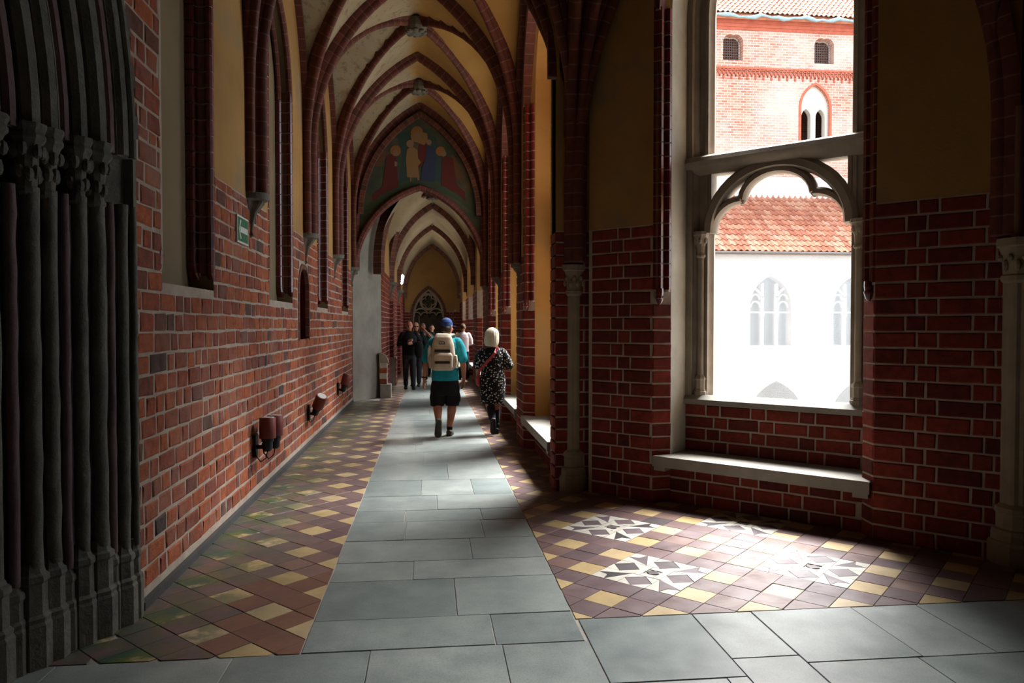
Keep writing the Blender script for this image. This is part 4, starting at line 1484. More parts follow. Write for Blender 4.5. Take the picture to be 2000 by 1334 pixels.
# white protective sheeting hung before the gallery
k = Nodes('sheeting')
tr = k.n('ShaderNodeBsdfTransparent')
tl = k.n('ShaderNodeBsdfTranslucent')
tl.inputs[0].default_value = (.8, .82, .84, 1)
df = k.n('ShaderNodeBsdfDiffuse')
df.inputs[0].default_value = (.92, .93, .94, 1)
m1, m2 = k.n('ShaderNodeMixShader'), k.n('ShaderNodeMixShader')
m1.inputs[0].default_value = .2
m2.inputs[0].default_value = .24
k.l(df.outputs[0], m1.inputs[1]); k.l(tl.outputs[0], m1.inputs[2])
k.l(tr.outputs[0], m2.inputs[1]); k.l(m1.outputs[0], m2.inputs[2])
k.l(m2.outputs[0], k.t.nodes['Material Output'].inputs[0])
MATS['sheeting'] = k.m
t = MB()
nx, nzz = 150, 50
vs = []
for j in range(nzz + 1):
    for i in range(nx + 1):
        x, z = 5 + 24.5 * i / nx, 4.42 - 8.9 * j / nzz
        n_ = noise.noise((x * .7 + z * .25, z * .35, 1.3)) * .10 + noise.noise((x * 2.1 - z * .8, z * .9, 5.1)) * .04
        vs.append((x, 27.62 + n_, z + (.03 * math.sin(x * 3) if j == 0 else 0)))
t.add(vs, [(j * (nx + 1) + i, j * (nx + 1) + i + 1, (j + 1) * (nx + 1) + i + 1, (j + 1) * (nx + 1) + i) for j in range(nzz) for i in range(nx)])
t.build('sheet', 'sheeting', bld, smooth=True)
# lower roof
t = MB()
t.prism([Vector((5, 27.6, 4.45)), Vector((5, 31.05, 7.42)), Vector((5, 31.05, 7.2)), Vector((5, 27.75, 4.35))], [Vector((30, 27.6, 4.45)), Vector((30, 31.05, 7.42)), Vector((30, 31.05, 7.2)), Vector((30, 27.75, 4.35))])
lroof = t.build('lower_roof', 'roof_tile', bld)
t = MB()
t.box(5, 30, 27.5, 27.6, 4.36, 4.46)
t.tube([(5, 27.48, 4.40), (30, 27.48, 4.40)], .06, 8)
t.build('eaves_gutter', 'gutter', lroof)
def tile_verts(wd, ln):
    vs, fs = [], []
    n = 6
    for j, y in enumerate((0, ln)):
        for i in range(n + 1):
            u = i / n
            vs.append((u * wd, y, .045 * math.sin(u * 2 * PI) * (1 if u < .5 else .6) + .05 - .03 * j))
    for i in range(n + 1):
        u = i / n
        vs.append((u * wd, 0.0, .045 * math.sin(u * 2 * PI) * (1 if u < .5 else .6) + .022))
    fs = [(i, i + 1, n + 2 + i, n + 1 + i) for i in range(n)] + [(i, i + 1, 2 * n + 3 + i, 2 * n + 2 + i) for i in range(n)]
    return vs, fs
brick_mat('roof_tile_mix', [(0, 'a05c44'), (.5, 'b87458'), (1, 'c08c72')], dirt_amt=.2, dirt='c8b4a4')
TWd, TLn = .25, .37
vs, fs = tile_verts(TWd * 1.02, TLn * 1.12)
t = MB(); t.add(vs, fs)
tme = t.mesh('roof_tile', 'roof_tile_mix', smooth=True, recalc=False)
sl = math.atan2(2.97, 3.45)
lst = []
for r_ in range(12):
    for c_ in range(98):
        lst.append((5.1 + c_ * TWd, r_))
def tile_m(x, r_, y0=27.56, z0=4.46, sl=sl, ln=TLn):
    d = r_ * ln
    return Matrix.Translation((x, y0 + d * math.cos(sl), z0 + d * math.sin(sl))) @ Matrix.Rotation(sl, 4, 'X')
vis = [q for q in lst if 10.6 + q[1] * .12 < q[0] < 17.0 + q[1] * .18][:300]
vset = set(vis)
for q in vis:
    child('roof_tile', tme, lroof, tile_m(*q))
t = MB()
for q in lst:
    if q not in vset:
        m = tile_m(*q)
        t.add([m @ Vector(v) for v in vs], fs)
tag(t.build('roof_tiling', 'roof_tile_mix', lroof, smooth=True, recalc=False), kind='stuff')
# upper wall
UF = Frame((0, 31), (1, 0), (0, 1))
def bif(cx):
    return [(cx - .68, 9.5), (cx + .68, 9.5)] + list(reversed(pointed(cx - .68, cx + .68, 11.1, 12.12, 8)))
def sml(cx):
    return [(cx - .45, 13.05), (cx + .45, 13.05)] + list(reversed(pointed(cx - .45, cx + .45, 13.85, 14.12, 6)))
BX = [16.75 - 5.9, 16.75, 16.75 + 5.9]
SX = [13.0 - 4.15, 13.0, 17.15, 21.3]
t = MB()
hs = [bif(c) for c in BX] + [sml(c) for c in SX]
panel(t, UF, 0, [(5, 6.5), (30, 6.5), (30, 14.9), (5, 14.9)], hs)
for h, d in zip(hs, [.18] * 3 + [.4] * 4):
    band(t, UF, h, 0, h, d, True)
t.fbox(UF, 5, 30, 3.6, 3.8, 6.5, 17.5)
t.fbox(UF, 5, 30, .02, 3.6, 6.5, 6.7)
t.fbox(UF, 5, 5.3, .02, 3.6, 6.7, 14.9)
t.fbox(UF, 29.7, 30, .02, 3.6, 6.7, 14.9)
t.fbox(UF, 5, 30, .02, 3.6, 12.5, 12.65)
uw = t.build('upper_wall', 'facade_brick', bld)
simple('facade_red', 'a4523c', 'b8644c', 4, .9, .2)
t = MB()
for i, (dz, dn) in enumerate(((14.35, .04), (14.47, .08), (14.6, .13), (14.72, .2))):
    t.fbox(UF, 5, 30, -dn, .02, dz, dz + .14)
t.build('cornice', 'facade_red', uw)
t = MB()
t.fbox(UF, 5, 30, -.06, .02, 12.68, 12.76)
t.build('frieze_band', 'facade_red', uw)
t = MB()
for a, b in ((0, .36), (.18, .54)):
    pp = [Vector((p[0], -.03, p[1])) for p in pointed(a - .09, b - .09, 12.35, 12.66, 4)]
    t.sweep(pp, [(-.03, -.02), (.03, -.02), (.03, .02), (-.03, .02)], Vector((0, 1, 0)))
t.lathe((0.09 , -.03, 12.28), [(.015, -.06), (.05, 0), (.04, .08)], 6)
fme = t.mesh('frieze_arch', 'facade_red')
for i in range(48):
    child('frieze_arch', fme, uw, Matrix.Translation((6.0 + i * .36, 31, 0)))
for c in BX:
    t = MB()
    lan = [[(c + sx - .22, 9.52), (c + sx + .22, 9.52)] + list(reversed(pointed(c + sx - .22, c + sx + .22, 10.75, 11.12, 6))) for sx in (-.33, .33)]
    panel(t, UF, .17, bif(c), lan)
    for o in lan:
        band(t, UF, o, .17, o, .45, True)
    wn = t.build('window', 'pale_stone', bld)
    t = MB()
    pp = [UF.P(p[0], -.01, p[1]) for p in [(c - .70, 9.5)] + pointed(c - .70, c + .70, 11.1, 12.16, 10) + [(c + .70, 9.5)]]
    t.sweep(pp, [(-.03, -.05), (.05, -.05), (.05, .05), (-.03, .05)], UF.N)
    t.build('window_arch', 'facade_red', wn)
for c in SX:
    t = MB()
    so_ = sml(c)
    si_ = [(c + (p[0] - c) * .93, 13.6 + (p[1] - 13.6) * .95) for p in so_]
    band(t, UF, so_, .36, si_, .36, True)
    band(t, UF, si_, .36, si_, .42, True)
    wn = t.build('window', 'pale_stone', bld)
    t = MB()
    for i in range(9):
        t.fbox(UF, c - .45 + i * .1, c - .435 + i * .1, .30, .31, 13.05, 14.1)
        t.fbox(UF, c - .45, c + .45, .30, .31, 13.08 + i * .11, 13.095 + i * .11)
    t.build('wire_grille', 'gutter', wn)
# upper roof
t = MB()
t.prism([Vector((5, 30.55, 14.84)), Vector((5, 36, 20.2)), Vector((5, 36, 19.9)), Vector((5, 30.7, 14.7))], [Vector((30, 30.55, 14.84)), Vector((30, 36, 20.2)), Vector((30, 36, 19.9)), Vector((30, 30.7, 14.7))])
uroof = t.build('upper_roof', 'roof_tile', bld)
t = MB()
vs2, fs2 = tile_verts(.225, .34)
for r_ in range(14):
    for c_ in range(95):
        m = tile_m(5 + c_ * .22, r_, 30.5, 14.88, math.atan2(5.36, 5.45), .31)
        t.add([m @ Vector(v) for v in vs2], fs2)
tag(t.build('roof_tiling', 'roof_tile_mix', uroof, smooth=True, recalc=False), kind='stuff')
t = MB()
t.tube([(5 + i * .25, 30.48 + .03 * math.sin(i * 1.7), 14.74 + .05 * math.sin(i * .9) + .03 * math.sin(i * 2.3)) for i in range(90)], [.07 + .025 * math.sin(i * 1.3) for i in range(90)], 8)
t.build('safety_net', 'net_blue', uroof, smooth=True)

# ------------------------------------------------------------------ fittings on the left wall
simple('lamp_red', '6a2a22', '74302a', 10, .5, .05)
simple('lamp_black', '121214', '18181a', 10, .45, .05)
simple('lamp_lens', 'c8c8c0', 'd8d8d0', 10, .2, 0)
def tilt_can(t, base, d, r, L, seg=16):
    d = Vector(d).normalized()
    b = Vector(base)
    t.tube([b, b + d * L * .02, b + d * L * .98, b + d * L], [r * .96, r, r, r * .96], seg)
def spotlight(y, z, label, tilt, double=False):
    x = XL + .02
    root = empty('wall_spotlight', (x, y, 0), label, 'spotlight', 'red spotlights low on the brick wall')
    t = MB()
    t.box(XL - .01, XL + .035, y - .05, y + .05, z - .19, z + .02)
    t.tube([(XL + .02, y, z - .1), (XL + .12, y, z - .1)], .02, 8)
    t.build('bracket', 'lamp_black', root)
    cans = [(0, 0)] + ([(.035, .16)] if double else [])
    for dx, dy in cans:
        c = Vector((XL + .13 + dx, y + dy, z - .02))
        d = Vector((tilt[0], tilt[1], 1)).normalized()
        t = MB()
        tilt_can(t, c, d, .075, .19)
        can = t.build('lamp_can', 'lamp_red', root, smooth=True, angle=40)
        t = MB()
        tilt_can(t, c + d * .18, d, .060, .014)
        t.build('lens', 'lamp_lens', can, smooth=True, angle=40)
        t = MB()
        t.tube([c - d * .12, c - d * .10, c - d * .03, c - d * .03, c + d * .01], [.03, .045, .045, .055, .055], 14)
        t.build('lamp_neck', 'lamp_black', root, smooth=True, angle=40)
        t = MB()
        e = c - d * .11
        t.tube([e, e + Vector((-.01, -.01, -.07)), e + Vector((-.05, -.05, -.10)), e + Vector((-.09, -.06, -.04)), e + Vector((-.11, -.04, .05))], .006, 6)
        t.build('cable', 'lamp_black', root, smooth=True)
spotlight(7.0, .58, 'twin red can spotlight with looped black cables below the exit sign', (0, .04), True)
spotlight(10.0, .53, 'single red can spotlight tilted outwards with its pale lens showing', (.45, -.45))
spotlight(13.1, .58, 'single red can spotlight beside the pale plastered wall', (.25, .1))
simple('sign_green', '0e6a44', '0e6a44', 3, .5, 0)
simple('sign_white', 'd8d8d0', 'd8d8d0', 3, .5, 0)
sign = empty('exit_sign', (XL, 6.6, 2.42), 'small green escape route sign with white arrow screwed to brick', 'sign')
t = MB()
t.fbox(LW, 6.42, 6.79, -.022, -.006, 2.30, 2.53)
t.build('sign_plate', 'sign_white', sign)
t = MB()
t.fbox(LW, 6.435, 6.775, -.024, -.02, 2.315, 2.515)
t.build('sign_field', 'sign_green', sign)
t = MB()
t.fbox(LW, 6.50, 6.75, -.0265, -.022, 2.39, 2.44)
for sg in (1, -1):
    q = [(6.455, 2.415), (6.475, 2.415), (6.535, 2.415 + sg * .075), (6.505, 2.415 + sg * .085)]
    t.prism([LW.P(a, -.022, b) for a, b in q], [LW.P(a, -.0265, b) for a, b in q])
t.build('arrow', 'sign_white', sign)
# far wall lamp, lit
k = Nodes('lamp_glow')
k.b.inputs['Emission Color'].default_value = (1, .93, .78, 1)
k.b.inputs['Emission Strength'].default_value = 150
MATS['lamp_glow'] = k.done((1, .95, .85, 1), .5)
lamp = empty('wall_lamp', (FX0, 26, 3.1), 'small lit white lamp high on the far corridor wall', 'lamp')
t = MB()
t.tube([(FX0 - .01, 26, 3.05), (FX0 + .07, 26, 3.05)], .025, 8)
t.build('bracket', 'iron', lamp)
t = MB()
t.limb([(FX0 + .08, 26, 3.08), (FX0 + .11, 26, 3.30)], [.055, .06], 12)
t.build('lamp_glass', 'lamp_glow', lamp, smooth=True)
# low stone and brick stub beside the pale wall
stub = empty('stone_stub', (-1.0, 16.55, 0), 'low brick stub with rounded stone cap on a grey stone block', 'stone')
t = MB()
t.box(-1.12, -.88, 16.45, 16.75, 0, .30, .008)
t.build('block', 'stone_sill', stub)
t = MB()
t.box(-1.13, -.97, 16.5, 16.72, .30, .78)
t.build('core', 'mortar', stub)
SFr = Frame((-1.13, 16.5), (1, 0), (0, 1))
for b in courses(0, .16, .31, .78, .12, .015, st=.16, hd=.16):
    if b[1] - b[0] > .1:
        me, Lk = brick_mesh(.16, b[3], 'brick_old', .009)
        child('brick', me, stub, Matrix.Translation(SFr.P(0, 0, b[2])) @ Matrix.Diagonal((.16 / Lk, 1, 1, 1)))
t = MB()
q = [(.20 * math.cos(PI / 2 * i / 8) - 1.14, .77 + .22 * math.sin(PI / 2 * i / 8)) for i in range(9)] + [(-1.14, .77)]
t.prism([Vector((a, 16.48, b)) for a, b in q], [Vector((a, 16.74, b)) for a, b in q])
t.build('cap', 'stone_column', stub)
dome = MB()
dome.ell((1.02, EY - .03, 2.2), (.05, .05, .05), 10, 7)
dome.tube([(1.02, EY + .01, 2.2), (1.02, EY - .03, 2.2)], .03, 8)
tag(dome.build('dome_sensor', 'sign_white', None, smooth=True), 'tiny white dome sensor on the brick of the end wall', 'sensor')

# ------------------------------------------------------------------ people
def cloth(name, c1, c2=None, rough=.85, scale=25, bump=.35, dist=.006):
    k = Nodes(name)
    col = k.ramp(k.noise(scale * .5, 3), [(.35, c1), (.65, c2 or c1)])
    k.bump(k.math('ADD', k.noise(14, 2, .5), k.math('MULTIPLY', k.noise(160, 2), .15)), bump, dist * 3)
    MATS[name] = k.done(col, rough, .2)
cloth('skin', 'b98468', 'c79478', .6, 20, .1, .001)
cloth('skin_ruddy', 'b07860', 'bb846c', .6, 20, .1, .001)
cloth('shirt_teal', '1f94a4', '2aa2b2')
cloth('shorts_black', '17171a', '1d1d21')
cloth('sock_black', '121214', '18181a')
cloth('shoe_grey', '4a4540', '5a544c', .8)
cloth('shoe_black', '1c1a1a', '262424', .6)
cloth('shoe_sole', '3a352f', '4a443c', .9)
cloth('cap_blue', '2a4478', '33508a')
cloth('hair_dark', '2a211c', '3a2e26', .7)
cloth('hair_blond', 'cfc4aa', 'e0d8c4', .6, 60)
cloth('hair_grey', '6a655e', '86807a', .7)
cloth('hair_brown', '5a4632', '6e583e', .7)
cloth('pack_cream', 'c0b29c', 'd0c4b0')
cloth('pack_dark', '2a2522', '332d2a', .7)
cloth('leggings', '1e2026', '26282e', .8)
cloth('bag_red', 'a83c42', 'b8484c', .5)
cloth('black_knit', '141415', '1b1b1d')
cloth('jeans_grey', '2c2c30', '38383c')
cloth('shirt_slate', '34444a', '3e5056')
cloth('shirt_pink', 'd9c4c8', 'e6d4d6')
cloth('trousers_black', '141418', '1a1a1e')
cloth('eye_dark', '1a1412', '1a1412', .3)
cloth('lip', '8a5448', '8f584c')
k = Nodes('dress_dots')
vo = k.n('ShaderNodeTexVoronoi', i_Scale=31.0, i_Randomness=.75)
k.l(k.objco(), vo.inputs['Vector'])
dot = k.math('LESS_THAN', vo.outputs['Distance'], .30)
k.bump(k.noise(14, 2, .5), .3, .015)
MATS['dress_dots'] = k.done(k.mix(dot, lin('17171b'), lin('d8d4cc')), .85, .2)

V = Vector
def hand(mb, wr, d, palm, thumb, curl=.5, sc=1.0):
    """wrist, finger direction, palm normal, thumb side"""
    wr, d, palm, thumb = V(wr), V(d).normalized(), V(palm).normalized(), V(thumb).normalized()
    P = lambda a, b, c: wr + d * a * sc + thumb * b * sc + palm * c * sc
    rg = []
    for a, hw_, ht in ((-.01, .026, .02), (.03, .034, .018), (.065, .041, .016), (.092, .040, .014)):
        rg.append([P(a, hw_ * math.cos(2 * PI * i / 12), ht * math.sin(2 * PI * i / 12)) for i in range(12)])
    mb.loft(rg)
    for off, L in ((.030, .070), (.010, .080), (-.011, .075), (-.031, .058)):
        a0, c0 = .085, 0.0
        pts = [P(a0 - .01, off, 0)]
        an = curl * .35
        x, y = a0, 0.0
        for seg in range(3):
            l_ = L * (.45, .32, .23)[seg]
            x += l_ * math.cos(an)
            y += l_ * math.sin(an)
            pts.append(P(x, off * 1.12, y))
            an += curl * .55
        mb.limb(pts, [.0098 * sc, .0094 * sc, .0086 * sc, .0074 * sc], 8)
    mb.limb([P(.02, .024, .004), P(.045, .046, .014), P(.072, .054, .024), P(.094, .052, .032)], [.014 * sc, .0125 * sc, .011 * sc, .009 * sc], 8)
def head_rings(h=.235):
    k = h / .235
    return [(0, .052, .0, .022, .026), (0, .046, .012, .042, .048), (0, .030, .035, .056, .070), (0, .014, .07, .066, .086), (0, .006, .105, .071, .095), (0, .0, .14, .076, .099), (0, -.004, .175, .074, .095), (0, -.008, .205, .06, .078), (0, -.010, .225, .038, .05), (0, -.010, .234, .014, .02)]
def add_head(mb, hm):
    """skull, jaw, nose, brow and ears; hm places chin origin, face towards +Y"""
    mb.rings(head_rings(), 20, 2.0, hm)
    T = lambda *p: hm @ V(p)
    mb.limb([T(0, .096, .125), T(0, .109, .10), T(0, .116, .082)], [.010, .012, .014], 8)
    mb.limb([T(-.016, .102, .08), T(.016, .102, .08)], [.010, .010], 8)
    mb.limb([T(-.05, .078, .135), T(0, .092, .137), T(.05, .078, .135)], [.012, .011, .012], 8)
    for s_ in (-1, 1):
        mb.limb([T(s_ * .074, -.012, .085), T(s_ * .082, -.016, .11), T(s_ * .078, -.012, .132)], [.011, .015, .013], 8)
        mb.limb([T(s_ * .045, .074, .085), T(s_ * .04, .078, .075)], [.022, .02], 8)
def face_bits(root, hm, glasses=False):
    T = lambda *p: hm @ V(p)
    t = MB()
    for s_ in (-1, 1):
        if glasses:
            t.limb([T(s_ * .018, .100, .115), T(s_ * .05, .088, .115)], [.017, .016], 8)
        else:
            t.limb([T(s_ * .024, .092, .118), T(s_ * .038, .088, .118)], [.007, .007], 8)
    if glasses:
        t.limb([T(-.02, .102, .12), T(.02, .102, .12)], [.005, .005], 6)
        for s_ in (-1, 1):
            t.limb([T(s_ * .06, .08, .118), T(s_ * .08, -.01, .12)], [.005, .004], 6)
    t.build('sunglasses' if glasses else 'eyes', 'eye_dark', root, smooth=True)
    t = MB()
    t.limb([T(-.022, .088, .045), T(0, .096, .045), T(.022, .088, .045)], [.005, .007, .005], 8)
    t.build('lips', 'lip', root, smooth=True)
def head_matrix(pos, yaw=0, pitch=0, roll=0):
    return Matrix.Translation(pos) @ Matrix.Rotation(yaw, 4, 'Z') @ Matrix.Rotation(pitch, 4, 'X') @ Matrix.Rotation(roll, 4, 'Y')
def shoe(mb, ankle, toe_dir, down=(0, 0, -1), L=.27, wd=.048, h=.09):
    """shoe volume: ankle joint, direction of the toes, sole direction"""
    a, f, dn = V(ankle), V(toe_dir).normalized(), V(down).normalized()
    sd = f.cross(dn).normalized()
    rg = []
    for q, ww, top in ((-.30, .55, .3), (-.26, .8, .85), (-.12, .95, 1.0), (.05, .95, .9), (.3, 1.05, .62), (.52, 1.1, .5), (.66, .9, .42), (.71, .5, .3)):
        c = a + f * (q * L)
        ring = []
        for i in range(14):
            an = 2 * PI * i / 14
            y = math.cos(an) * wd * ww
            z = math.sin(an)
            z = (z * .5 + .5) ** .8 * h * top * 1.05 if z > 0 else (z * .5 + .5) * h * top
            ring.append(c + sd * y + dn * (h - z))
        rg.append(ring)
    mb.loft(rg)
def arm(mb, sh, el, wr, r=(.055, .047, .04, .044, .036, .027)):
    sh, el, wr = V(sh), V(el), V(wr)
    mb.limb([sh, sh.lerp(el, .5), el.lerp(sh, .08), el.lerp(wr, .18), el.lerp(wr, .6), wr], list(r), 12)
def leg(mb, hp, kn, an, r=(.09, .078, .062, .068, .052, .04), bend=.012):
    hp, kn, an = V(hp), V(kn), V(an)
    mb.limb([hp, hp.lerp(kn, .55), kn, kn.lerp(an, .25) + V((0, -bend, 0)), kn.lerp(an, .62), an], list(r), 12)
def torso(mb, rings_):
    mb.rings(rings_, 22, 2.3)
def place(root, loc, rz=0):
    root.location = loc
    root.rotation_euler = (0, 0, rz)

# --- man with the backpack, seen from behind, walking
man = empty('person', (0, 0, 0), 'person in teal shirt, black shorts and blue cap carrying a cream backpack', 'person')
hm = head_matrix((.02, -.02, 1.46), -.55, -.05)
b = MB()
add_head(b, hm)
b.limb([(0, -.015, 1.36), (.012, -.012, 1.44), (.02, -.01, 1.50)], [.07, .058, .055])
torso(b, [(0, 0, .84, .16, .11), (0, 0, 1.0, .16, .11), (0, 0, 1.25, .18, .11), (0, 0, 1.38, .10, .08)])
arm(b, (-.20, -.01, 1.34), (-.272, -.045, 1.06), (-.300, .01, .83))
arm(b, (.20, -.01, 1.34), (.255, -.06, 1.06), (.268, -.01, .83))
hand(b, (-.300, .01, .825), (-.10, .10, -1), (.75, .45, 0), (.30, .95, 0), .7)
hand(b, (.268, -.01, .825), (-.02, .12, -1), (-.75, .45, 0), (-.30, .95, 0), .7)
leg(b, (.09, 0, .86), (.105, .07, .47), (.062, .05, .10))
leg(b, (-.09, 0, .86), (-.112, .03, .46), (-.10, -.24, .235))
b.limb([(.062, .05, .10), (.072, .12, .05)], [.036, .03])
b.limb([(-.10, -.24, .235), (-.11, -.22, .12)], [.036, .03])
b.remesh('body', 'skin_ruddy', man, .0075, 3)
b = MB()
torso(b, [(0.0, 0, .805, .198, .145), (0, 0, .90, .194, .145), (0, 0, 1.02, .19, .145), (0, 0, 1.16, .20, .145), (0, -.005, 1.28, .208, .135), (0, -.01, 1.36, .185, .115), (0, -.012, 1.415, .12, .088), (.005, -.012, 1.455, .072, .07), (.01, -.012, 1.475, .066, .064)])
for s_, el in ((-1, (-.272, -.045, 1.06)), (1, (.255, -.06, 1.06))):
    b.limb([(s_ * .17, -.01, 1.35), (s_ * .215, -.015, 1.27), V(el) + V((0, 0, .06))], [.080, .080, .070], 14)
b.remesh('shirt', 'shirt_teal', man, .009, 4)
b = MB()
torso(b, [(0, 0, .60, .185, .135), (0, 0, .70, .20, .145), (0, 0, .80, .188, .138), (0, 0, .84, .18, .13)])
for s_, kn in ((1, (.105, .06, .44)), (-1, (-.115, .02, .44))):
    k_ = V(kn)
    rg = []
    for q, rx, ry in ((.80, .10, .125), (.68, .112, .13), (.58, .106, .12), (.48, .102, .11), (.44, .10, .108)):
        f = (.80 - q) / .36
        rg.append((s_ * .095 + (k_.x - s_ * .095) * f, k_.y * f, q, rx, ry))
    b.rings(list(reversed(rg)), 18, 2.3)
    b.ell((s_ * .185 * 1.05, 0, .56), (.03, .07, .08), 10, 7)
b.remesh('shorts', 'shorts_black', man, .009, 4)
for an, up in (((.062, .05, .10), (.07, .055, .17)), ((-.10, -.24, .235), (-.102, -.19, .275))):
    b = MB()
    b.limb([an, up], [.042, .044])
    b.build('sock', 'sock_black', man, smooth=True)
for an, fd, dn in (((.062, .05, .095), (.12, 1, 0), (0, 0, -1)), ((-.10, -.25, .235), (-.05, .30, -1), (0, -1, -.30))):
    b = MB()
    shoe(b, an, fd, dn)
    sh = b.remesh('shoe', 'shoe_grey', man, .008, 2)
    a, f, d_ = V(an), V(fd).normalized(), V(dn).normalized()
    sd = f.cross(d_).normalized()
    b = MB()
    ol = [(-.29, .022), (-.2, .04), (0, .042), (.25, .046), (.5, .052), (.64, .042), (.71, .018)]
    pts = [a + f * (q * .27) + sd * ww for q, ww in ol] + [a + f * (q * .27) - sd * ww for q, ww in reversed(ol)]
    b.prism([p + d_ * .082 for p in pts], [p + d_ * .098 for p in pts])
    b.build('sole', 'shoe_sole', sh)
b = MB()
capr = [(0, -.006, .118, .0815, .1065), (0, -.006, .15, .0825, .1075), (0, -.008, .185, .079, .102), (0, -.01, .215, .066, .084), (0, -.012, .238, .042, .054), (0, -.012, .248, .012, .015)]
b.rings(capr, 22, 2.0, hm)
b.rings([(0, .13, .128, .068, .075), (0, .13, .136, .068, .075)], 18, 2.4, hm)
b.remesh('cap', 'cap_blue', man, .006, 3)
b = MB()
b.rings([(0, -.02, .045, .062, .082), (0, -.018, .08, .073, .094), (0, -.014, .122, .079, .1)], 18, 2.0, hm)
b.build('hair', 'hair_dark', man, smooth=True)
b = MB()
b.rings([(0, 0, .0, .03, .03)], 6) if False else None
b.tube([V((-.298, .008, .855)) + V((.034 * math.cos(a * PI / 6), .034 * math.sin(a * PI / 6), 0)) for a in range(13)], .009, 6)
b.build('wristband', 'sock_black', man, smooth=True)
# backpack worn by the man: a thing of its own
pk = empty('backpack', (0, 0, 0), 'cream backpack with black bands and dark badge worn on a back', 'backpack')
BXc, BYc = -.035, -.255
b = MB()
b.rings([(BXc, BYc, .965, .13, .07), (BXc, BYc, .985, .155, .095), (BXc, BYc, 1.06, .17, .108), (BXc, BYc, 1.2, .17, .11), (BXc, BYc + .005, 1.33, .155, .10), (BXc, BYc + .012, 1.43, .125, .085), (BXc, BYc + .02, 1.475, .095, .065), (BXc, BYc + .025, 1.485, .07, .05)], 28, 3.2)
b.remesh('pack_body', 'pack_cream', pk, .008, 3)
b = MB()
b.rings([(BXc - .005, BYc - .10, .99, .115, .03), (BXc - .005, BYc - .105, 1.01, .135, .04), (BXc - .005, BYc - .105, 1.18, .135, .042), (BXc - .005, BYc - .10, 1.215, .115, .03)], 24, 3.5)
b.remesh('front_pocket', 'pack_cream', pk, .008, 3)
for z, y, hw_ in ((1.085, BYc - .151, .105), (1.245, BYc - .118, .11)):
    b = MB()
    b.box(BXc - .01 - hw_, BXc - .01 + hw_, y, y + .02, z - .018, z + .018, .006)
    b.build('band', 'pack_dark', pk)
b = MB()
b.box(BXc - .055, BXc + .025, BYc - .113, BYc - .09, 1.335, 1.375, .006)
bd = b.build('badge', 'pack_dark', pk)
b = MB()
yb = BYc - .1145
for cx in (-.036, -.004):
    b.sweep([V((BXc + cx + .011 * math.cos(a * PI / 5), yb, 1.355 + .010 * math.sin(a * PI / 5))) for a in range(10)], [(-.001, -.0025), (.001, -.0025), (.001, .0025), (-.001, .0025)], V((0, 1, 0)), closed=True)
b.box(BXc - .004, BXc + .010, yb - .001, yb + .001, 1.353, 1.357)
b.build('badge_print', 'sign_white', bd)
for s_ in (-1, 1):
    b = MB()
    pts = [V((BXc + s_ * .075, BYc + .07, 1.44)), V((s_ * .10, -.12, 1.475)), V((s_ * .115, -.02, 1.465)), V((s_ * .125, .09, 1.40)), V((s_ * .13, .15, 1.25)), V((s_ * .17, .12, 1.08)), V((s_ * .20, .0, 1.0)), V((BXc + s_ * .16, BYc + .06, 1.0))]
    b.sweep(pts, [(-.028, -.006), (.028, -.006), (.028, .008), (-.028, .008)], V((1, 0, 0)))
    b.build('shoulder_strap', 'pack_cream', pk, smooth=True, angle=50)
b = MB()
b.tube([V((BXc - .03, BYc + .03, 1.475)), V((BXc - .02, BYc + .03, 1.505)), V((BXc + .02, BYc + .03, 1.505)), V((BXc + .03, BYc + .03, 1.475))], .007, 6)
b.build('carry_loop', 'pack_dark', pk, smooth=True)
for s_ in (-1, 1):
    b = MB()
    b.rings([(BXc + s_ * .165, BYc, 1.0, .03, .07), (BXc + s_ * .172, BYc, 1.1, .036, .08), (BXc + s_ * .168, BYc, 1.18, .03, .075)], 16, 2.5)
    b.remesh('side_pocket', 'pack_cream', pk, .008, 2)
bot = MB()
bot.lathe((BXc - .185, BYc - .01, 0), [(.028, 1.08), (.03, 1.10), (.03, 1.27), (.022, 1.285), (.013, 1.295), (.013, 1.315)], 12)
bt_o = tag(bot.build('water_bottle', 'sign_white', None, smooth=True, angle=50), 'white bottle tucked in the side pocket of the cream backpack', 'bottle')
MANP = (.2, 10.67, 0)
for o in (man, pk):
    place(o, MANP)
bt_o.location = MANP

# --- woman in the dotted dress, seen from behind, walking
wo = empty('person', (0, 0, 0), 'person with pale bobbed hair in black dress with white dots', 'person')
hm = head_matrix((.0, -.015, 1.315), -.6, -.05)
b = MB()
add_head(b, hm)
b.limb([(0, -.01, 1.22), (0, -.01, 1.30), (0, 0, 1.36)], [.06, .05, .048])
torso(b, [(0, 0, .8, .13, .10), (0, 0, 1.0, .13, .10), (0, 0, 1.15, .15, .10), (0, 0, 1.24, .09, .07)])
arm(b, (-.165, 0, 1.20), (-.205, -.02, .985), (-.205, .06, .81), (.048, .042, .036, .038, .03, .023))
arm(b, (.165, 0, 1.20), (.245, -.03, .985), (.10, .17, 1.02), (.048, .042, .036, .038, .03, .023))
hand(b, (-.205, .06, .81), (-.02, .15, -1), (.9, .2, 0), (.2, .95, 0), 1.0, .9)
hand(b, (.10, .17, 1.02), (-1, .3, .1), (0, -.4, -.9), (0, .3, .9), .9, .9)
b.limb([(.055, .02, .5), (.06, .04, .3), (.06, .04, .12)], [.07, .05, .035])
b.limb([(-.045, 0, .5), (-.025, -.02, .32), (-.005, -.16, .20)], [.07, .05, .035])
b.remesh('body', 'skin', wo, .0075, 3)
b = MB()
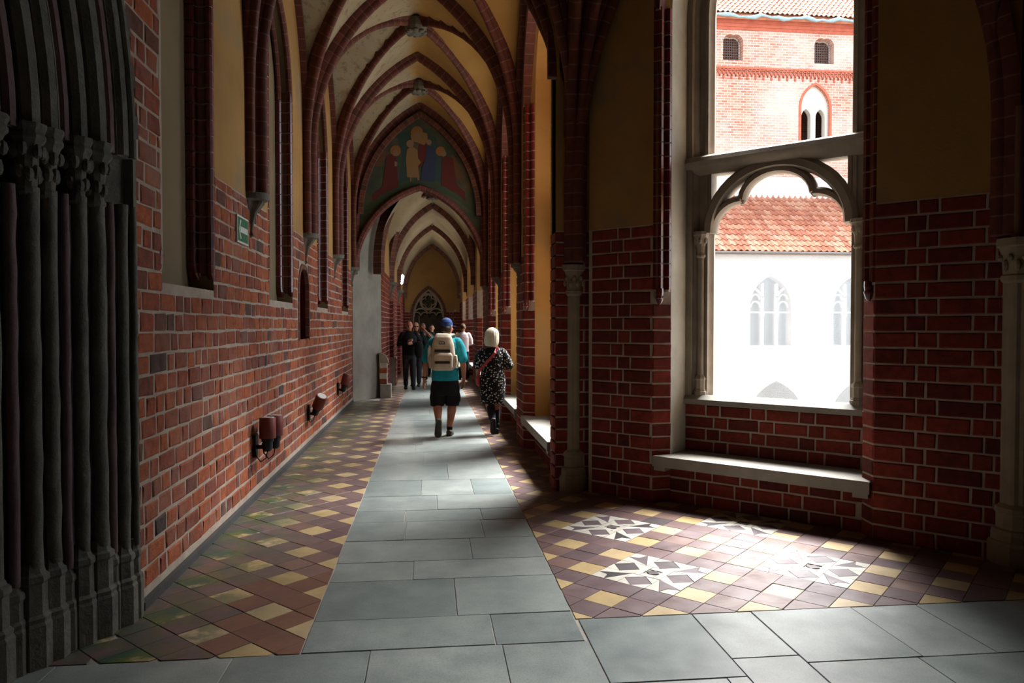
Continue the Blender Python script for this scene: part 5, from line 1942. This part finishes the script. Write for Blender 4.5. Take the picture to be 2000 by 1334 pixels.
torso(b, [(.0, 0, .455, .17, .14), (.0, 0, .50, .178, .15), (.0, -.01, .66, .195, .165), (.005, -.01, .80, .19, .155), (.005, 0, .95, .165, .13), (0, 0, 1.08, .172, .13), (0, 0, 1.18, .18, .118), (0, -.005, 1.245, .125, .085), (0, -.005, 1.28, .065, .06)])
for s_, el in ((-1, (-.205, -.02, .985)), (1, (.245, -.03, .985))):
    b.limb([(s_ * .14, 0, 1.205), (s_ * .18, -.005, 1.14), V(el) + V((-s_ * .005, 0, .03))], [.068, .075, .072], 14)
b.remesh('dress', 'dress_dots', wo, .009, 4)
for pts in ([(.05, .02, .60), (.06, .04, .42), (.06, .035, .27), (.062, .035, .13)], [(-.05, 0, .60), (-.03, -.01, .42), (-.018, -.08, .31), (-.005, -.17, .20)]):
    b = MB()
    b.limb(pts, [.08, .062, .056, .04], 12)
    b.build('legging', 'leggings', wo, smooth=True)
for an, fd, dn in (((.065, .035, .095), (.12, 1, 0), (0, 0, -1)), ((-.005, -.18, .215), (0, .28, -1), (0, -1, -.28))):
    b = MB()
    shoe(b, an, fd, dn, .235, .042, .09)
    b.limb([V(an), V(an) - V(dn) * .05], [.045, .048])
    b.remesh('boot', 'shoe_black', wo, .008, 2)
b = MB()
hd_ = [(-.02, -.030, .084, .080), (.005, -.034, .100, .094), (.03, -.034, .106, .100), (.07, -.03, .106, .106), (.11, -.022, .103, .111), (.15, -.018, .099, .114), (.19, -.016, .089, .105), (.22, -.016, .07, .084), (.242, -.016, .042, .052), (.252, -.016, .012, .015)]
rg = []
for (z, cy, rx, ry) in hd_:
    ring = []
    for q in range(72):
        a = 2 * PI * q / 72
        wv = 1 + (.022 * math.sin(17 * a + z * 9) + .018 * math.sin(29 * a + 1.3 - z * 14) + .03 * noise.noise((math.cos(a) * 3, math.sin(a) * 3, z * 12))) * min(1, (.26 - z) / .08)
        dz = .014 * noise.noise((math.cos(a) * 5, math.sin(a) * 5, 2.2)) if z < .02 else 0
        ring.append(hm @ V((rx * wv * math.cos(a), cy + ry * wv * math.sin(a), z + dz)))
    rg.append(ring)
b.loft(rg)
hr = b.build('hair', 'hair_blond', wo, smooth=True)
b = MB()
for s_ in (-1, 1):
    b.limb([hm @ V((s_ * .105, -.01, .20)), hm @ V((s_ * .104, .03, .15)), hm @ V((s_ * .09, .09, .13))], [.004, .004, .004], 6)
b.limb([hm @ V((-.09, .03, .20)), hm @ V((0, .03, .256)), hm @ V((.09, .03, .20))], [.005, .005, .005], 6)
b.build('hairband', 'eye_dark', wo, smooth=True)
bag = empty('shoulder_bag', (0, 0, 0), 'small red crossbody bag with wide red strap over dotted dress', 'bag')
b = MB()
b.rings([(-.205, .0, .72, .02, .06), (-.21, .0, .74, .032, .085), (-.212, .0, .83, .032, .09), (-.205, .0, .88, .018, .075)], 18, 2.8)
b.remesh('bag_body', 'bag_red', bag, .008, 2)
b = MB()
pts = [V((-.205, -.06, .88)), V((-.185, -.125, .96)), V((-.11, -.150, 1.04)), V((-.03, -.145, 1.13)), V((.03, -.125, 1.20)), V((.065, -.075, 1.265)), V((.075, 0, 1.27)), V((.06, .08, 1.235)), V((0, .14, 1.12)), V((-.1, .15, 1.0)), V((-.185, .12, .93)), V((-.205, .06, .88))]
fr_ = []
for i, p in enumerate(pts):
    tg = (pts[min(i + 1, len(pts) - 1)] - pts[max(i - 1, 0)]).normalized()
    out = V((p.x * .4, p.y, 0)).normalized() if i not in (5, 6) else V((0, 0, 1))
    sd = tg.cross(out).normalized()
    fr_.append([p + sd * .019 + out * .012, p - sd * .019 + out * .012, p - sd * .019 + out * -.004, p + sd * .019 + out * -.004])
b.loft(fr_)
b.build('strap', 'bag_red', bag)
for o in (wo, bag):
    place(o, (.89, 10.8, 0))

# --- people further along the corridor
def bystander(label, loc, rz, H, top, top_mat, leg_mat, skin_mat, hair=None, glasses=False, la=None, ra=None, yaw=0, stride=.12, bun=False, wide=False, face=True):
    p = empty('person', (0, 0, 0), label, 'person')
    s = H / 1.72
    S = lambda *q: V(q) * s
    hm = head_matrix(S(0, .0, 1.485), yaw, 0) @ Matrix.Scale(s, 4)
    la = la or ((-.20, 0, 1.38), (-.26, -.02, 1.10), (-.25, .08, .86))
    ra = ra or ((.20, 0, 1.38), (.26, -.02, 1.10), (.25, .08, .86))
    b = MB()
    add_head(b, hm)
    b.limb([S(0, -.02, 1.40), S(0, -.012, 1.47), S(0, 0, 1.53)], [.06 * s, .054 * s, .05 * s])
    torso(b, [tuple(S(*q)) if False else (q[0] * s, q[1] * s, q[2] * s, q[3] * s, q[4] * s) for q in ((0, 0, .88, .15, .1), (0, 0, 1.1, .15, .1), (0, 0, 1.38, .13, .09))])
    for (sh, el, wr), sg in ((la, -1), (ra, 1)):
        arm(b, S(*sh), S(*el), S(*wr))
        d = (V(wr) - V(el)).normalized()
        pn = V((-sg, .3, 0)) - d * V((-sg, .3, 0)).dot(d)
        th = d.cross(pn) * (1 if sg > 0 else -1)
        hand(b, S(*wr), d, pn, th, .9, s)
    b.remesh('body', skin_mat, p, .010, 2)
    b = MB()
    torso(b, [(q[0] * s, q[1] * s, q[2] * s, q[3] * s, q[4] * s) for q in ((0, 0, .86, .185, .14), (0, 0, .98, .18, .14), (0, 0, 1.15, .19, .145), (0, 0, 1.30, .20, .135), (0, -.005, 1.39, .17, .11), (0, -.008, 1.44, .10, .08), (0, -.008, 1.475, .066, .062))])
    for (sh, el, wr), sg in ((la, -1), (ra, 1)):
        sh, el, wr = S(*sh), S(*el), S(*wr)
        if top == 'long':
            b.limb([sh.lerp(V((0, 0, sh.z)), .15), sh.lerp(el, .5), el, el.lerp(wr, .5), el.lerp(wr, .93)], [.078 * s, .068 * s, .06 * s, .052 * s, .044 * s])
        else:
            b.limb([sh.lerp(V((0, 0, sh.z)), .15), sh.lerp(el, .4), sh.lerp(el, .75)], [.08 * s, .076 * s, .07 * s])
    b.remesh('top', top_mat, p, .010, 3)
    b = MB()
    torso(b, [(q[0] * s, q[1] * s, q[2] * s, q[3] * s, q[4] * s) for q in ((0, 0, .76, .17, .125), (0, 0, .84, .178, .13), (0, 0, .92, .17, .125))])
    ank = ((-.09, stride, .10), (.09, -stride, .10))
    for sg, (ax, ay, az) in zip((-1, 1), ank):
        if wide:
            b.limb([S(sg * .085, 0, .84), S(sg * .1, ay * .5, .5), S(ax * 1.1, ay, .12)], [.10 * s, .10 * s, .10 * s])
        else:
            b.limb([S(sg * .085, 0, .84), S(sg * .095, ay * .5 + .03, .49), S(ax, ay, .12)], [.095 * s, .072 * s, .06 * s])
    b.remesh('trousers', leg_mat, p, .010, 3)
    for (ax, ay, az) in ank:
        b = MB()
        shoe(b, S(ax, ay, .09), (ax * .6, 1, 0), (0, 0, -1), .27 * s, .046 * s, .09 * s)
        b.remesh('shoe', 'shoe_black', p, .010, 2)
    if hair:
        b = MB()
        b.rings([(0, -.03, .07, .066, .078), (0, -.026, .11, .079, .092), (0, -.02, .15, .082, .098), (0, -.016, .19, .078, .096), (0, -.012, .222, .056, .07), (0, -.012, .243, .018, .025)], 20, 2.0, hm)
        if bun:
            b.ell((0, -.115, .14), (.045, .045, .045), 10, 7, hm)
        b.remesh('hair', hair, p, .009, 2)
    if face:
        face_bits(p, hm, glasses)
    place(p, loc, rz)
    return p
bystander('bald person in black jumper and dark jeans with folded forearms walking ahead', (-.54, 18.67, 0), PI + .05, 1.70, 'long', 'black_knit', 'jeans_grey', 'skin_ruddy', la=((-.20, 0, 1.38), (-.27, -.03, 1.14), (-.07, .20, 1.16)), ra=((.20, 0, 1.38), (.27, -.02, 1.12), (.04, .23, 1.22)), stride=.10)
jk = MB()
jk.rings([(-.30, 18.42, .80, .07, .07), (-.30, 18.42, .95, .12, .09), (-.30, 18.42, 1.12, .11, .09), (-.31, 18.43, 1.19, .07, .06)], 18, 2.4)
jo = tag(jk.remesh('jacket', 'black_knit', None, .010, 3), 'black jacket hanging over a forearm of the bald walker', 'jacket')
bystander('bald person in sunglasses and black clothes half hidden behind the jumper wearer', (-.40, 19.6, 0), PI - .1, 1.68, 'long', 'black_knit', 'jeans_grey', 'skin', glasses=True, yaw=.3, stride=.08)
bystander('grey haired person in slate shirt lifting one hand to the face', (-.24, 21.0, 0), PI, 1.66, 'short', 'shirt_slate', 'trousers_black', 'skin_ruddy', hair='hair_grey', la=((-.20, 0, 1.38), (-.30, .12, 1.24), (-.05, .17, 1.53)), stride=.06)
bystander('dark haired person in black standing before the end door', (.02, 23.2, 0), PI, 1.62, 'long', 'black_knit', 'trousers_black', 'skin', hair='hair_dark', stride=.05)
bystander('person with pinned up brown hair in pale pink blouse and wide black trousers', (.93, 21.8, 0), .1, 1.64, 'long', 'shirt_pink', 'trousers_black', 'skin', hair='hair_brown', bun=True, wide=True, la=((-.20, 0, 1.38), (-.27, -.02, 1.12), (-.08, .2, 1.08)), ra=((.20, 0, 1.38), (.27, -.02, 1.12), (.08, .2, 1.08)), stride=.05, face=False)
